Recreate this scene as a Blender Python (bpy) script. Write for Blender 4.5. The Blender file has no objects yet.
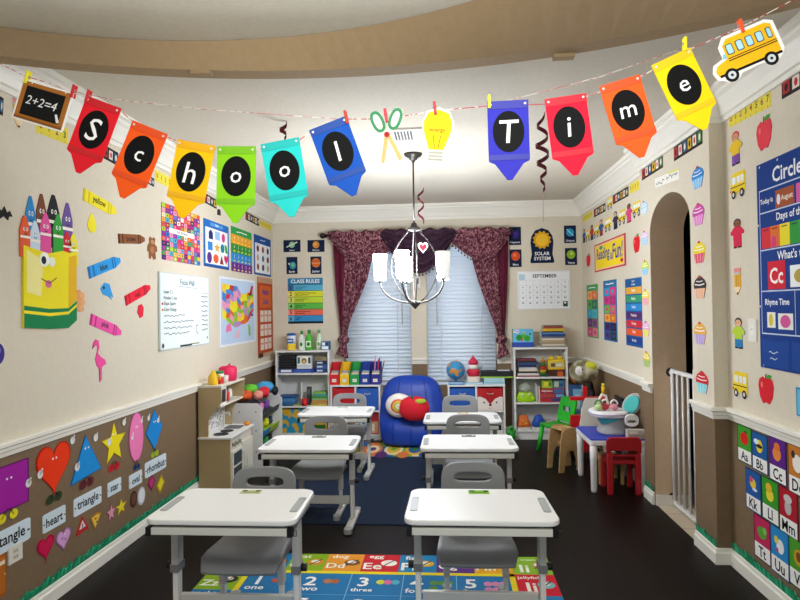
import bpy, bmesh, math, random
from mathutils import Vector, Matrix
from mathutils.geometry import normal as _nrm
random.seed(7)
PI = math.pi
SC = bpy.context.scene
COL = SC.collection
sin, cos = math.sin, math.cos

# ------------------------------------------------------------------ camera
FPX, YAW, PIT, ROL = 608.85, .073, .0133, -.0145
EYE = Vector((0, 0, 1.5))
_X = Vector((cos(YAW), sin(YAW), 0))
FWD = Vector((-sin(YAW)*cos(PIT), cos(YAW)*cos(PIT), sin(PIT)))
_Z = Vector((sin(YAW)*sin(PIT), -cos(YAW)*sin(PIT), cos(PIT)))
RGT = _X*cos(ROL) + _Z*sin(ROL)
UPV = _Z*cos(ROL) - _X*sin(ROL)
cd = bpy.data.cameras.new('camera'); cam = bpy.data.objects.new('camera', cd); COL.objects.link(cam)
cd.sensor_fit = 'HORIZONTAL'; cd.sensor_width = 36; cd.lens = FPX/800*36; cd.clip_start = .05; cd.clip_end = 100
m = Matrix((RGT, UPV, -FWD)).transposed().to_4x4(); m.translation = EYE
cam.matrix_world = m; SC.camera = cam

def pl(px, py, axis, val):
    """point of the photograph measured onto a real plane of the room"""
    d = FWD + RGT*((px-400)/FPX) - UPV*((py-300)/FPX)
    return EYE + d*((val-EYE[axis])/d[axis])

# ------------------------------------------------------------------ materials
_mats = {}
def lin(h):
    h = h.lstrip('#'); r = []
    for i in (0, 2, 4):
        c = int(h[i:i+2], 16)/255
        r.append(c/12.92 if c <= .04045 else ((c+.055)/1.055)**2.4)
    return (*r, 1)
def M(h, rough=.6, metal=0, spec=.4, emit=0, trans=0, alpha=1):
    k = (h, rough, metal, spec, emit, trans, alpha)
    if k in _mats: return _mats[k]
    m = bpy.data.materials.new('paint_'+h.lstrip('#')); m.use_nodes = True
    b = m.node_tree.nodes['Principled BSDF']
    b.inputs['Base Color'].default_value = lin(h); b.inputs['Roughness'].default_value = rough
    b.inputs['Metallic'].default_value = metal; b.inputs['Specular IOR Level'].default_value = spec
    if emit:
        b.inputs['Emission Color'].default_value = lin(h); b.inputs['Emission Strength'].default_value = emit
    if trans: b.inputs['Transmission Weight'].default_value = trans
    if alpha < 1: b.inputs['Alpha'].default_value = alpha
    _mats[k] = m; return m
def pmat(name, h1, h2, scale=40, rough=.7, lo=.4, hi=.6, kind='noise', bump=.0, spec=.3, detail=3, bscale=None, coord='Object', stretch=(1,1,1)):
    """two-tone procedural material with optional bump"""
    if name in _mats: return _mats[name]
    m = bpy.data.materials.new(name); m.use_nodes = True
    nt = m.node_tree; N = nt.nodes; L = nt.links; b = N['Principled BSDF']
    tc = N.new('ShaderNodeTexCoord'); mp = N.new('ShaderNodeMapping'); L.new(tc.outputs[coord], mp.inputs[0])
    mp.inputs['Scale'].default_value = stretch
    if kind == 'voronoi':
        t = N.new('ShaderNodeTexVoronoi'); t.feature = 'DISTANCE_TO_EDGE'; out = t.outputs['Distance']
    elif kind == 'wave':
        t = N.new('ShaderNodeTexWave'); t.inputs['Distortion'].default_value = 6; t.inputs['Detail'].default_value = detail; out = t.outputs['Fac']
    else:
        t = N.new('ShaderNodeTexNoise'); t.inputs['Detail'].default_value = detail; out = t.outputs['Fac']
    t.inputs['Scale'].default_value = scale; L.new(mp.outputs[0], t.inputs['Vector'])
    r = N.new('ShaderNodeValToRGB'); r.color_ramp.elements[0].position = lo; r.color_ramp.elements[1].position = hi
    r.color_ramp.elements[0].color = lin(h1); r.color_ramp.elements[1].color = lin(h2)
    L.new(out, r.inputs[0]); L.new(r.outputs[0], b.inputs['Base Color'])
    b.inputs['Roughness'].default_value = rough; b.inputs['Specular IOR Level'].default_value = spec
    if bump:
        t2 = N.new('ShaderNodeTexNoise'); t2.inputs['Scale'].default_value = bscale or scale*2; L.new(mp.outputs[0], t2.inputs['Vector'])
        bp = N.new('ShaderNodeBump'); bp.inputs['Strength'].default_value = bump; bp.inputs['Distance'].default_value = .01
        L.new(t2.outputs['Fac'], bp.inputs['Height']); L.new(bp.outputs[0], b.inputs['Normal'])
    _mats[name] = m; return m
def mat_of(c): return M(c) if isinstance(c, str) else c
def ink(c): return M(c, .7, 0, .12) if isinstance(c, str) else c

# ------------------------------------------------------------------ mesh builder
def sup(cx, cy, rx, ry, n=2.0, N=24):
    o = []
    for i in range(N):
        a = 2*PI*i/N; c, s = cos(a), sin(a)
        o.append((cx+rx*math.copysign(abs(c)**(2/n), c), cy+ry*math.copysign(abs(s)**(2/n), s)))
    return o
def rrect(x0, y0, x1, y1, r, k=4):
    o = []
    for cx, cy, a0 in ((x1-r, y1-r, 0), (x0+r, y1-r, 90), (x0+r, y0+r, 180), (x1-r, y0+r, 270)):
        for i in range(k+1):
            a = math.radians(a0+90*i/k); o.append((cx+r*cos(a), cy+r*sin(a)))
    return o
class MB:
    def __init__(s): s.v = []; s.f = []; s.fm = []; s.sm = []; s.mats = []
    def slot(s, c):
        m = mat_of(c)
        if m not in s.mats: s.mats.append(m)
        return s.mats.index(m)
    def add(s, vs, fs, c, smooth=False):
        b = len(s.v); k = s.slot(c); s.v += [tuple(p) for p in vs]
        for f in fs: s.f.append([i+b for i in f]); s.fm.append(k); s.sm.append(smooth)
        return s
    def bx(s, x0, y0, z0, x1, y1, z1, c):
        v = [(x0,y0,z0),(x1,y0,z0),(x1,y1,z0),(x0,y1,z0),(x0,y0,z1),(x1,y0,z1),(x1,y1,z1),(x0,y1,z1)]
        return s.add(v, [(0,3,2,1),(4,5,6,7),(0,1,5,4),(1,2,6,5),(2,3,7,6),(3,0,4,7)], c)
    def prism(s, pts, h0, h1, c, ax='xy', smooth=False):
        n = len(pts)
        a = sum(pts[i][0]*pts[(i+1)%n][1]-pts[(i+1)%n][0]*pts[i][1] for i in range(n))
        if a < 0: pts = pts[::-1]
        mp = {'xy': lambda p, h: (p[0], p[1], h), 'xz': lambda p, h: (p[0], -h, p[1]), 'yz': lambda p, h: (h, p[0], p[1])}[ax]
        v = [mp(p, h0) for p in pts]+[mp(p, h1) for p in pts]
        s.add(v, [list(range(n))[::-1], [i+n for i in range(n)]], c)
        b = len(s.v)-2*n; k = s.slot(c)
        for i in range(n):
            j = (i+1) % n; s.f.append([b+i, b+j, b+n+j, b+n+i]); s.fm.append(k); s.sm.append(smooth)
        return s
    def ring(s, outer, inner, h0, h1, c, ax='xz'):
        n = len(outer)
        mp = {'xy': lambda p, h: (p[0], p[1], h), 'xz': lambda p, h: (p[0], -h, p[1]), 'yz': lambda p, h: (h, p[0], p[1])}[ax]
        v = [mp(p, h0) for p in outer]+[mp(p, h1) for p in outer]+[mp(p, h0) for p in inner]+[mp(p, h1) for p in inner]
        f = []
        for i in range(n):
            j = (i+1) % n
            f += [(i, j, n+j, n+i), (n+i, n+j, 3*n+j, 3*n+i), (3*n+i, 3*n+j, 2*n+j, 2*n+i), (2*n+i, 2*n+j, j, i)]
        return s.add(v, f, c)
    def loft(s, loops, c, closed=True, caps=True, smooth=True):
        n = len(loops[0]); v = [p for l in loops for p in l]; f = []
        for k in range(len(loops)-1):
            for i in range(n if closed else n-1):
                j = (i+1) % n; f.append((k*n+i, k*n+j, (k+1)*n+j, (k+1)*n+i))
        s.add(v, f, c, smooth)
        if caps and closed:
            b = len(s.v)-len(v); kk = s.slot(c)
            s.f.append([b+i for i in range(n)][::-1]); s.f.append([b+len(v)-n+i for i in range(n)])
            s.fm += [kk, kk]; s.sm += [False, False]
        return s
    def cyl(s, p0, p1, r0, c, r1=None, n=14):
        p0, p1 = Vector(p0), Vector(p1); r1 = r0 if r1 is None else r1
        d = (p1-p0).normalized(); a = d.orthogonal().normalized(); b = d.cross(a)
        L = [[tuple(p+(a*cos(2*PI*i/n)+b*sin(2*PI*i/n))*r) for i in range(n)] for p, r in ((p0, r0), (p1, r1))]
        return s.loft(L, c)
    def tube(s, pts, r, c, n=8, flat=None):
        pts = [Vector(p) for p in pts]; L = []; up = None
        for i, p in enumerate(pts):
            d = (pts[min(i+1, len(pts)-1)]-pts[max(i-1, 0)]).normalized()
            if up is None: up = d.orthogonal().normalized()
            up = (up-d*up.dot(d)).normalized(); b = d.cross(up)
            rr = r(i/(len(pts)-1)) if callable(r) else r
            L.append([tuple(p+up*cos(2*PI*k/n)*rr+b*sin(2*PI*k/n)*rr*(flat or 1)) for k in range(n)])
        return s.loft(L, c)
    def lathe(s, prof, c, n=24, o=(0,0,0)):
        L = [[(o[0]+r*cos(2*PI*i/n), o[1]+r*sin(2*PI*i/n), o[2]+z) for i in range(n)] for r, z in prof]
        return s.loft(L, c)
    def ell(s, o, r, c, n=16, mm=10):
        if not hasattr(r, '__len__'): r = (r, r, r)
        L = []
        for k in range(mm+1):
            t = -PI/2+PI*min(max(k/mm, .02), .98)
            L.append([(o[0]+r[0]*cos(t)*cos(2*PI*i/n), o[1]+r[1]*cos(t)*sin(2*PI*i/n), o[2]+r[2]*sin(t)) for i in range(n)])
        return s.loft(L, c)
    def xf(s, fn, start=0):
        s.v[start:] = [tuple(fn(Vector(p))) for p in s.v[start:]]; return s
    def build(s, name, parent=None, loc=(0,0,0), rotz=0, bev=0, sub=0, solid=0):
        me = bpy.data.meshes.new(name); me.from_pydata(s.v, [], s.f)
        for mm in s.mats: me.materials.append(mm)
        me.polygons.foreach_set('material_index', s.fm); me.polygons.foreach_set('use_smooth', s.sm); me.update()
        o = bpy.data.objects.new(name, me); COL.objects.link(o)
        if parent: o.parent = parent
        o.location = loc; o.rotation_euler = (0, 0, rotz)
        if solid:
            q = o.modifiers.new('solid', 'SOLIDIFY'); q.thickness = solid
        if bev:
            q = o.modifiers.new('bevel', 'BEVEL'); q.width = bev; q.segments = 2; q.limit_method = 'ANGLE'; q.angle_limit = math.radians(40)
        if sub:
            q = o.modifiers.new('sub', 'SUBSURF'); q.levels = sub; q.render_levels = sub
        return o

def tag(o, label, cat, group=None, kind=None):
    if label: o['label'] = label
    if cat: o['category'] = cat
    if group: o['group'] = group
    if kind: o['kind'] = kind
    return o
def thing(name, label, cat, loc=(0,0,0), rotz=0, group=None):
    o = bpy.data.objects.new(name, None); COL.objects.link(o); o.empty_display_size = .05
    o.location = loc; o.rotation_euler = (0, 0, rotz)
    return tag(o, label, cat, group)
def struct(name, mb, bev=0):
    o = mb.build(name, bev=bev); o['kind'] = 'structure'; return o

# ------------------------------------------------------------------ lettering
_txt = {}
def textmesh(s, off=.018):
    if (s, off) in _txt: return _txt[s, off]
    cu = bpy.data.curves.new('lettering', 'FONT'); cu.body = s; cu.resolution_u = 2; cu.align_x = 'LEFT'; cu.offset = off
    ob = bpy.data.objects.new('lettering', cu); COL.objects.link(ob)
    dg = bpy.context.evaluated_depsgraph_get(); me = bpy.data.meshes.new_from_object(ob.evaluated_get(dg))
    vs = [(v.co.x, v.co.y) for v in me.vertices]; fs = [list(p.vertices) for p in me.polygons]
    bpy.data.objects.remove(ob); bpy.data.curves.remove(cu); bpy.data.meshes.remove(me)
    x0 = min(v[0] for v in vs); x1 = max(v[0] for v in vs); y0 = min(v[1] for v in vs); y1 = max(v[1] for v in vs)
    _txt[s, off] = (vs, fs, x0, x1, y0, y1); return _txt[s, off]

# ------------------------------------------------------------------ room planes
XL, XF, XA, XN, YB, ZC, HR = -2.06, 1.605, 1.545, 1.625, 7.22, 2.72, .873
YA0, YA1 = 3.65, 4.90              # archway wall runs between these
AXES = {'L': (Vector((0,1,0)), Vector((0,0,1)), Vector((1,0,0))), 'R': (Vector((0,-1,0)), Vector((0,0,1)), Vector((-1,0,0))),
        'B': (Vector((1,0,0)), Vector((0,0,1)), Vector((0,-1,0))), 'F': (Vector((1,0,0)), Vector((0,1,0)), Vector((0,0,1)))}
PLN = {'L': ('L', 0, XL), 'B': ('B', 1, YB), 'RF': ('R', 0, XF), 'RA': ('R', 0, XA), 'RN': ('R', 0, XN), 'S': ('B', 1, 1.9)}
def wpt(wall, px, py):
    _, ax, v = PLN[wall]; return pl(px, py, ax, v)
def span(wall, xl, xr, yt, yb):
    """centre, width and height on a wall of something seen between these photo columns and rows"""
    xm, ym = (xl+xr)/2, (yt+yb)/2
    a, b, t, d = wpt(wall, xl, ym), wpt(wall, xr, ym), wpt(wall, xm, yt), wpt(wall, xm, yb)
    c = wpt(wall, xm, ym); c.z = (t.z+d.z)/2
    if wall in ('B', 'S'): c.x = (a.x+b.x)/2
    else: c.y = (a.y+b.y)/2
    return c, (b-a).length, t.z-d.z

class Flat:
    """a flat printed thing: a slab with thin printed layers, in fractions of its width and height"""
    def __init__(s, w, h, t=.003): s.w, s.h, s.t = w, h, t; s.mb = MB()
    def P(s, x, y): return ((x-.5)*s.w, (y-.5)*s.h)
    def z(s, k): return s.t+.0006*k
    def base(s, c, pts=None):
        pts = pts or [(0,0),(1,0),(1,1),(0,1)]
        s.mb.prism([s.P(*p) for p in pts], -.0004 if s.w*s.h < .45 else .0008, s.t, ink(c)); return s
    def poly(s, pts, c, k=1):
        q = [s.P(*p) for p in pts]; n = len(q)
        if sum(q[i][0]*q[(i+1)%n][1]-q[(i+1)%n][0]*q[i][1] for i in range(n)) < 0: q = q[::-1]
        s.mb.add([(x, y, s.z(k)) for x, y in q], [list(range(n))], ink(c)); return s
    def rect(s, x0, y0, x1, y1, c, k=1): return s.poly([(x0,y0),(x1,y0),(x1,y1),(x0,y1)], c, k)
    def ell(s, cx, cy, rx, ry, c, k=1, N=18): return s.poly(sup(cx, cy, rx, ry, 2, N), c, k)
    def circ(s, cx, cy, r, c, k=1, N=18): return s.ell(cx, cy, r, r*s.w/s.h, c, k, N)   # r as fraction of width
    def line(s, pts, wd, c, k=2):
        for (a, b) in zip(pts[:-1], pts[1:]):
            A, B = Vector(s.P(*a)), Vector(s.P(*b)); d = (B-A)
            if d.length < 1e-6: continue
            d.normalize(); q = Vector((-d.y, d.x))*wd/2; A -= d*wd*.3; B += d*wd*.3
            s.mb.add([(*(A+q*-1), s.z(k)), (*(B-q), s.z(k)), (*(B+q), s.z(k)), (*(A+q), s.z(k))], [(0,1,2,3)], ink(c))
        return s
    def text(s, t, cx, cy, hh, c, k=2, mw=.92, rot=0, slant=0, left=False, bold=.018):
        vs, fs, x0, x1, y0, y1 = textmesh(t, bold)
        sc = min(hh*s.h/.72, mw*s.w/(x1-x0)) if not rot else hh*s.h/.72
        ox, oy = s.P(cx, cy); ca, sa = cos(rot), sin(rot); o = []
        for x, y in vs:
            X, Y = (x-(x0 if left else (x0+x1)/2))*sc, (y-(y0+y1)/2)*sc; X += slant*Y
            o.append((ox+X*ca-Y*sa, oy+X*sa+Y*ca, s.z(k)))
        s.mb.add(o, fs, ink(c)); return s
    def scrib(s, x0, x1, y, c, amp=.012, wd=.004, n=14, k=2):
        return s.line([(x0+(x1-x0)*i/n, y+amp*random.uniform(-1, 1)) for i in range(n+1)], wd, c, k)
    def put(s, ori, loc, name, label, cat, group=None, rot=0, parent=None):
        a, b, n = AXES[ori]
        o = s.mb.build(name); R = Matrix((a, b, n)).transposed().to_4x4() @ Matrix.Rotation(rot, 4, 'Z')
        R.translation = Vector(loc); o.matrix_world = R
        return tag(o, label, cat, group)
def onwall(wall, box, t=.003):
    c, w, h = span(wall, *box); F = Flat(w, h, t); F.c = c; F.ori = PLN[wall][0]; return F
def stick(F, name, label, cat, group=None, rot=0): return F.put(F.ori, F.c, name, label, cat, group, rot)
# ================================================================== SETTING
BEIGE = pmat('wall_paint_beige', '#d6ccb8', '#d8cfbb', 30, .8, bump=.03, bscale=220)
BROWN = pmat('wall_paint_brown', '#79634a', '#7c664c', 30, .75, bump=.03, bscale=220)
TAUPE = pmat('wall_paint_taupe', '#9d8564', '#a08867', 30, .8, bump=.03, bscale=220)
JAMB = pmat('wall_paint_jamb', '#d8bc9c', '#dbc09f', 30, .8, bump=.03, bscale=220)
CEIL = pmat('ceiling_paint', '#d3ccbc', '#d7d0c0', 40, .85, bump=.1, bscale=160)
TRIM = M('#ece8dc', .45); WHITE = M('#f0f0ee', .4); OFFW = M('#e4e2dc', .45)
BLACK = M('#14120f', .5)
def plank_mat():
    m = bpy.data.materials.new('dark_wood_floor'); m.use_nodes = True; nt = m.node_tree; N = nt.nodes; L = nt.links
    b = N['Principled BSDF']; tc = N.new('ShaderNodeTexCoord'); mp = N.new('ShaderNodeMapping'); mp.inputs['Rotation'].default_value = (0,0,PI/2)
    br = N.new('ShaderNodeTexBrick'); br.inputs['Color1'].default_value = lin('#1b110d'); br.inputs['Color2'].default_value = lin('#160d0a')
    br.inputs['Mortar'].default_value = lin('#0c0706'); br.inputs['Scale'].default_value = 1; br.inputs['Mortar Size'].default_value = .004
    br.inputs['Brick Width'].default_value = 1.2; br.inputs['Row Height'].default_value = .125
    no = N.new('ShaderNodeTexNoise'); no.inputs['Scale'].default_value = 9; no.inputs['Detail'].default_value = 6
    mx = N.new('ShaderNodeMix'); mx.data_type = 'RGBA'; mx.blend_type = 'MULTIPLY'; mx.inputs[0].default_value = .5
    L.new(tc.outputs['Object'], mp.inputs[0]); L.new(mp.outputs[0], br.inputs[0]); L.new(mp.outputs[0], no.inputs[0])
    L.new(br.outputs[0], mx.inputs[6]); L.new(no.outputs['Fac'], mx.inputs[7]); L.new(mx.outputs[2], b.inputs['Base Color'])
    b.inputs['Roughness'].default_value = .45; b.inputs['Specular IOR Level'].default_value = .14
    return m
def tile_mat():
    m = bpy.data.materials.new('hall_tile'); m.use_nodes = True; nt = m.node_tree; N = nt.nodes; L = nt.links
    b = N['Principled BSDF']; tc = N.new('ShaderNodeTexCoord')
    br = N.new('ShaderNodeTexBrick'); br.inputs['Color1'].default_value = lin('#cbbda6'); br.inputs['Color2'].default_value = lin('#c2b39a')
    br.inputs['Mortar'].default_value = lin('#9c8f7b'); br.inputs['Scale'].default_value = 1; br.inputs['Mortar Size'].default_value = .006
    br.inputs['Brick Width'].default_value = .3; br.inputs['Row Height'].default_value = .3; br.offset = 0
    L.new(tc.outputs['Object'], br.inputs[0]); L.new(br.outputs[0], b.inputs['Base Color']); b.inputs['Roughness'].default_value = .35
    return m
struct('floor', MB().bx(-2.3, -2.2, -.1, 1.76, 7.4, 0, plank_mat()))
struct('ceiling', MB().bx(-2.3, -2.2, ZC, 3.0, 7.4, ZC+.1, CEIL))
struct('wall_left', MB().bx(XL-.12, .6, 0, XL, YB, HR, BROWN).bx(XL-.12, .6, HR, XL, YB, ZC, BEIGE))
struct('wall_right', MB().bx(XF, YA1, 0, XF+.12, YB, HR, BROWN).bx(XF, YA1, HR, XF+.12, YB, ZC, BEIGE))
struct('wall_right_near', MB().bx(XN, .6, 0, XN+.16, YA0, HR, BROWN).bx(XN, .6, HR, XN+.16, YA0, ZC, BEIGE))
# archway wall
AY0, AY1, ASP, ATOP, AX2 = 3.94, 4.69, 2.03, 2.265, 1.79
def arch(z0):
    c, r = (AY0+AY1)/2, (AY1-AY0)/2
    p = [(YA0, z0), (AY0, z0)]
    p += [(c-r*cos(PI*i/20), ASP+(ATOP-ASP)*sin(PI*i/20)) for i in range(21)]
    return p+[(AY1, z0), (YA1, z0), (YA1, ZC), (YA0, ZC)]
aw = MB().prism(arch(0), XA+.004, AX2, JAMB, 'yz').prism(arch(HR), XA, XA+.0038, BEIGE, 'yz')
aw.bx(XA, YA0, 0, XA+.0038, AY0, HR, BROWN).bx(XA, AY1, 0, XA+.0038, YA1, HR, BROWN)
aw.bx(XA, YA0-.004, HR, AX2, YA0-.0002, ZC, BEIGE).bx(XA, YA0-.004, 0, AX2, YA0-.0002, HR, BROWN)
struct('wall_archway', aw)
struct('floor_hall', MB().bx(1.56, AY0, -.09, AX2, AY1, .003, tile_mat()).bx(AX2, 3.0, -.09, 3.0, 5.8, .003, tile_mat()))
DARK = M('#1b110e', .8)  # the hall's lack of light is put into this near-black wall colour
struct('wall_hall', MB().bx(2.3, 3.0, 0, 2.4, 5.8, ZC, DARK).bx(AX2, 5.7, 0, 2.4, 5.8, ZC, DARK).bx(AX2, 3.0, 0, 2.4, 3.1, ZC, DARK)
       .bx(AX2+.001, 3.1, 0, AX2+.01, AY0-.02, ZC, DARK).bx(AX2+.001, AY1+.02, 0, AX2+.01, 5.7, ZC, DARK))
# back wall with its two window openings
WX = [(-1.208, -.394), (-.216, .605)]; WZ0, WZ1 = .58, 2.22
bw = MB(); T = .14
xs = [XL-.1, WX[0][0], WX[0][1], WX[1][0], WX[1][1], XF+.12]
for i in (0, 2, 4):
    bw.bx(xs[i], YB, 0, xs[i+1], YB+T, HR, BROWN).bx(xs[i], YB, HR, xs[i+1], YB+T, ZC, BEIGE)
for a, b in WX:
    bw.bx(a, YB, 0, b, YB+T, WZ0, BROWN).bx(a, YB, WZ1, b, YB+T, ZC, BEIGE)
struct('wall_back', bw)
GLASS = M('#dfe8ee', .05, trans=.9)
for k, (a, b) in enumerate(WX):
    w = thing('window_%d' % (k+1), None, None, ((a+b)/2, YB+.1, WZ0)); w['kind'] = 'structure'
    W2, H2 = (b-a)/2, WZ1-WZ0; f = MB(); t = .045
    f.bx(-W2, -.02, 0, -W2+t, .03, H2, TRIM).bx(W2-t, -.02, 0, W2, .03, H2, TRIM).bx(-W2+t, -.02, 0, W2-t, .03, t, TRIM)
    f.bx(-W2+t, -.02, H2-t, W2-t, .03, H2, TRIM).bx(-W2+t, -.015, H2/2-.02, W2-t, .025, H2/2+.02, TRIM)
    f.build('window_frame', w); MB().bx(-W2+t, .004, t, W2-t, .01, H2-t, GLASS).build('pane', w)
# mouldings
def mould(mb, wall, X, prof, a, b, c=TRIM):
    L = []
    for q in (a, b):
        g = q if callable(q) else (lambda d, q=q: q)
        if wall == 'L': L.append([(X+d, g(d), z) for d, z in prof])
        elif wall == 'R': L.append([(X-d, g(d), z) for d, z in prof])
        else: L.append([(g(d), X-d, z) for d, z in prof])
    mb.loft(L, c, smooth=False); return mb
CR = [(0, ZC-.175), (.014, ZC-.175), (.016, ZC-.15), (.03, ZC-.145), (.045, ZC-.11), (.075, ZC-.065), (.095, ZC-.05), (.097, ZC-.035), (.118, ZC-.028), (.12, ZC), (0, ZC)]
RL = [(0, .835), (.012, .835), (.014, .855), (.02, .86), (.021, .876), (.034, .884), (.034, .9), (.028, .905), (0, .905)]
BS = [(0, .003), (.018, .003), (.018, .066), (.012, .075), (.01, .09), (0, .094)]
for nm, pr in (('trim_crown', CR), ('trim_rail', RL), ('baseboard', BS)):
    struct(nm+'_left', mould(MB(), 'L', XL, pr, .6, YB))
    r = MB()
    if nm == 'trim_crown': mould(r, 'B', YB, pr, XL, XF)
    elif nm == 'trim_rail':
        for i in (0, 2, 4): mould(r, 'B', YB, pr, max(xs[i], XL), min(xs[i+1], XF))
    else: mould(r, 'B', YB, pr, XL, XF)
    struct(nm+'_back', r)
    r = mould(MB(), 'R', XF, pr, YA1-.0, YB); struct(nm+'_right', r)
    d = pr[1][0] if nm == 'trim_crown' else .02
    r = MB(); dd = max(p[0] for p in pr)
    if nm == 'trim_crown': mould(r, 'R', XA, pr, lambda d: YA0-.004-d, YA1)
    else: mould(r, 'R', XA, pr, lambda d: YA0-.004-d, AY0-.005); mould(r, 'R', XA, pr, AY1+.005, YA1)
    mould(r, 'B', YA0-.004, pr, lambda d: XA-d, lambda d: XN-d)
    if nm == 'baseboard': r.bx(XA+.005, AY1-.013, .003, AX2, AY1-.001, .08, TRIM)
    struct(nm+'_archway', r)
    struct(nm+'_right_near', mould(MB(), 'R', XN, pr, .6, lambda d: YA0-.004-d))
# curved header between the entry and the room
def arc(cx, cy, R, z, x0, x1, n=44): return [(x0+(x1-x0)*i/n, cy+math.sqrt(max(R*R-(x0+(x1-x0)*i/n-cx)**2, .01)), z) for i in range(n+1)]
lo = arc(-.454, -.776, 3.528, 2.60, XL+.001, XN-.001); hi = arc(-.884, .45, 2.216, ZC-.002, XL+.001, XN-.001)
hi = [(x, min(y, l[1]-.01), z) for (x, y, z), l in zip(hi, lo)]
back = [(x, y+.10, z) for x, y, z in lo]; bt = [(x, y, ZC-.002) for x, y, z in back]
struct('wall_header', MB().loft([hi, lo, back, bt], TAUPE, closed=False, caps=False, smooth=False))
for k, (px, py) in enumerate(((197, 69), (566, 52))):
    p = pl(px, py, 2, 2.592); struct('trim_%d' % (k+1), MB().bx(p.x-.045, p.y+.03, 2.585, p.x+.045, p.y+.075, 2.602, TAUPE))
# ------------------------------------------------------------------ lights
def point(name, loc, e, col, r=.05):
    l = bpy.data.lights.new(name, 'POINT'); l.energy = e; l.color = col; l.shadow_soft_size = r
    o = bpy.data.objects.new(name, l); COL.objects.link(o); o.location = loc; return o
W = bpy.data.worlds.new('world'); SC.world = W; W.use_nodes = True
W.node_tree.nodes['Background'].inputs[0].default_value = (.93, .97, 1, 1); W.node_tree.nodes['Background'].inputs[1].default_value = .5
point('entry_lamp', (.1, .9, 2.2), 50, (.93, .975, 1), .15)
sl = bpy.data.lights.new('entry_fill_spot', 'SPOT'); sl.energy = 90; sl.color = (1, .97, .88); sl.spot_size = math.radians(62); sl.spot_blend = .9; sl.shadow_soft_size = .12  # unseen spot, added only to brighten the entry ceiling
so = bpy.data.objects.new('entry_fill_spot', sl); COL.objects.link(so); so.location = (-.5, .2, 1.9)
so.rotation_euler = (Vector((-.5, 1.75, 2.95))-Vector(so.location)).to_track_quat('-Z', 'Y').to_euler()
SC.view_settings.view_transform = 'Standard'; SC.view_settings.look = 'None'; SC.view_settings.exposure = .4; SC.view_settings.gamma = 1
SC.view_settings.use_curve_mapping = False

# chandelier
cx, cyy = -.231, 4.80
ch = thing('chandelier', 'brushed metal chandelier with upright white glass shades hanging from the ceiling', 'chandelier', (cx, cyy, 1.5))
NI = M('#4c4844', .4, .6); NIB = M('#46423e', .5, .4)
MB().lathe([(.0, 1.165), (.03, 1.17), (.035, 1.185), (.065, 1.2), (.075, 1.219)], NI).build('canopy', ch)
MB().cyl((0,0,.66), (0,0,1.17), .007, NI).cyl((0,0,1.15), (0,0,1.17), .014, NI).build('rod', ch)
MB().lathe([(.0, .60), (.05, .61), (.055, .625), (.03, .64), (.02, .67), (.0, .675)], NIB).build('hub', ch)
MB().lathe([(.0, -.012), (.012, .0), (.045, .035), (.04, .05), (.015, .06), (.0, .06)], NI).build('finial', ch)
SHON = M('#eff5ff', .4, emit=92.0); SHGLOW = M('#f4f4ee', .35, emit=.45)  # second glass is unlit; its faint emission imitates light from the neighbouring bulbs
for k in range(5):
    a = math.radians(-17+72*k) - PI/2
    u = Vector((cos(a), sin(a), 0))
    aa = math.radians(8+90*k)
    ru = Vector((cos(aa), sin(aa), 0))
    pts = []
    for i in range(21):
        t = i/20; z = .05+.57*t; r = .172*sin(PI*min(1, max(0, t*.93+.05)))**.85+.012
        pts.append(tuple(ru*r+Vector((0,0,z))))
    if k < 4: MB().tube(pts, .0062, NIB, 8, .5).build('cage_rib', ch)
    pts = [tuple(u*(.02+.255*sin(PI/2*t))+Vector((0,0,.04+.165*(1-cos(PI/2*t))))) for t in [i/12 for i in range(13)]]
    arm = MB().tube(pts, .0065, NI); e = Vector(pts[-1]); arm.lathe([(.006, 0), (.022, .006), (.024, .02), (.0, .021)], NI, 12, tuple(e))
    arm.build('arm', ch)
    on = k not in (1,)
    prof = [(.030, .015), (.043, .02), (.047, .08), (.055, .222), (.052, .222), (.044, .08), (.040, .026), (.03, .022)]
    o = MB().lathe(prof[:4], SHON if on else SHGLOW, 20, tuple(e)).lathe(prof[3:]+prof[:1], SHGLOW, 20, tuple(e)).build('shade' , ch)
    if not on: o['label'] = 'unlit white glass shade given a faint glow'
    if on:
        g = Vector((cx, cyy, 1.5))+e; point('chandelier_bulb', (g.x, g.y, g.z+.24), 3, (.92, .97, 1), .05)
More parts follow.
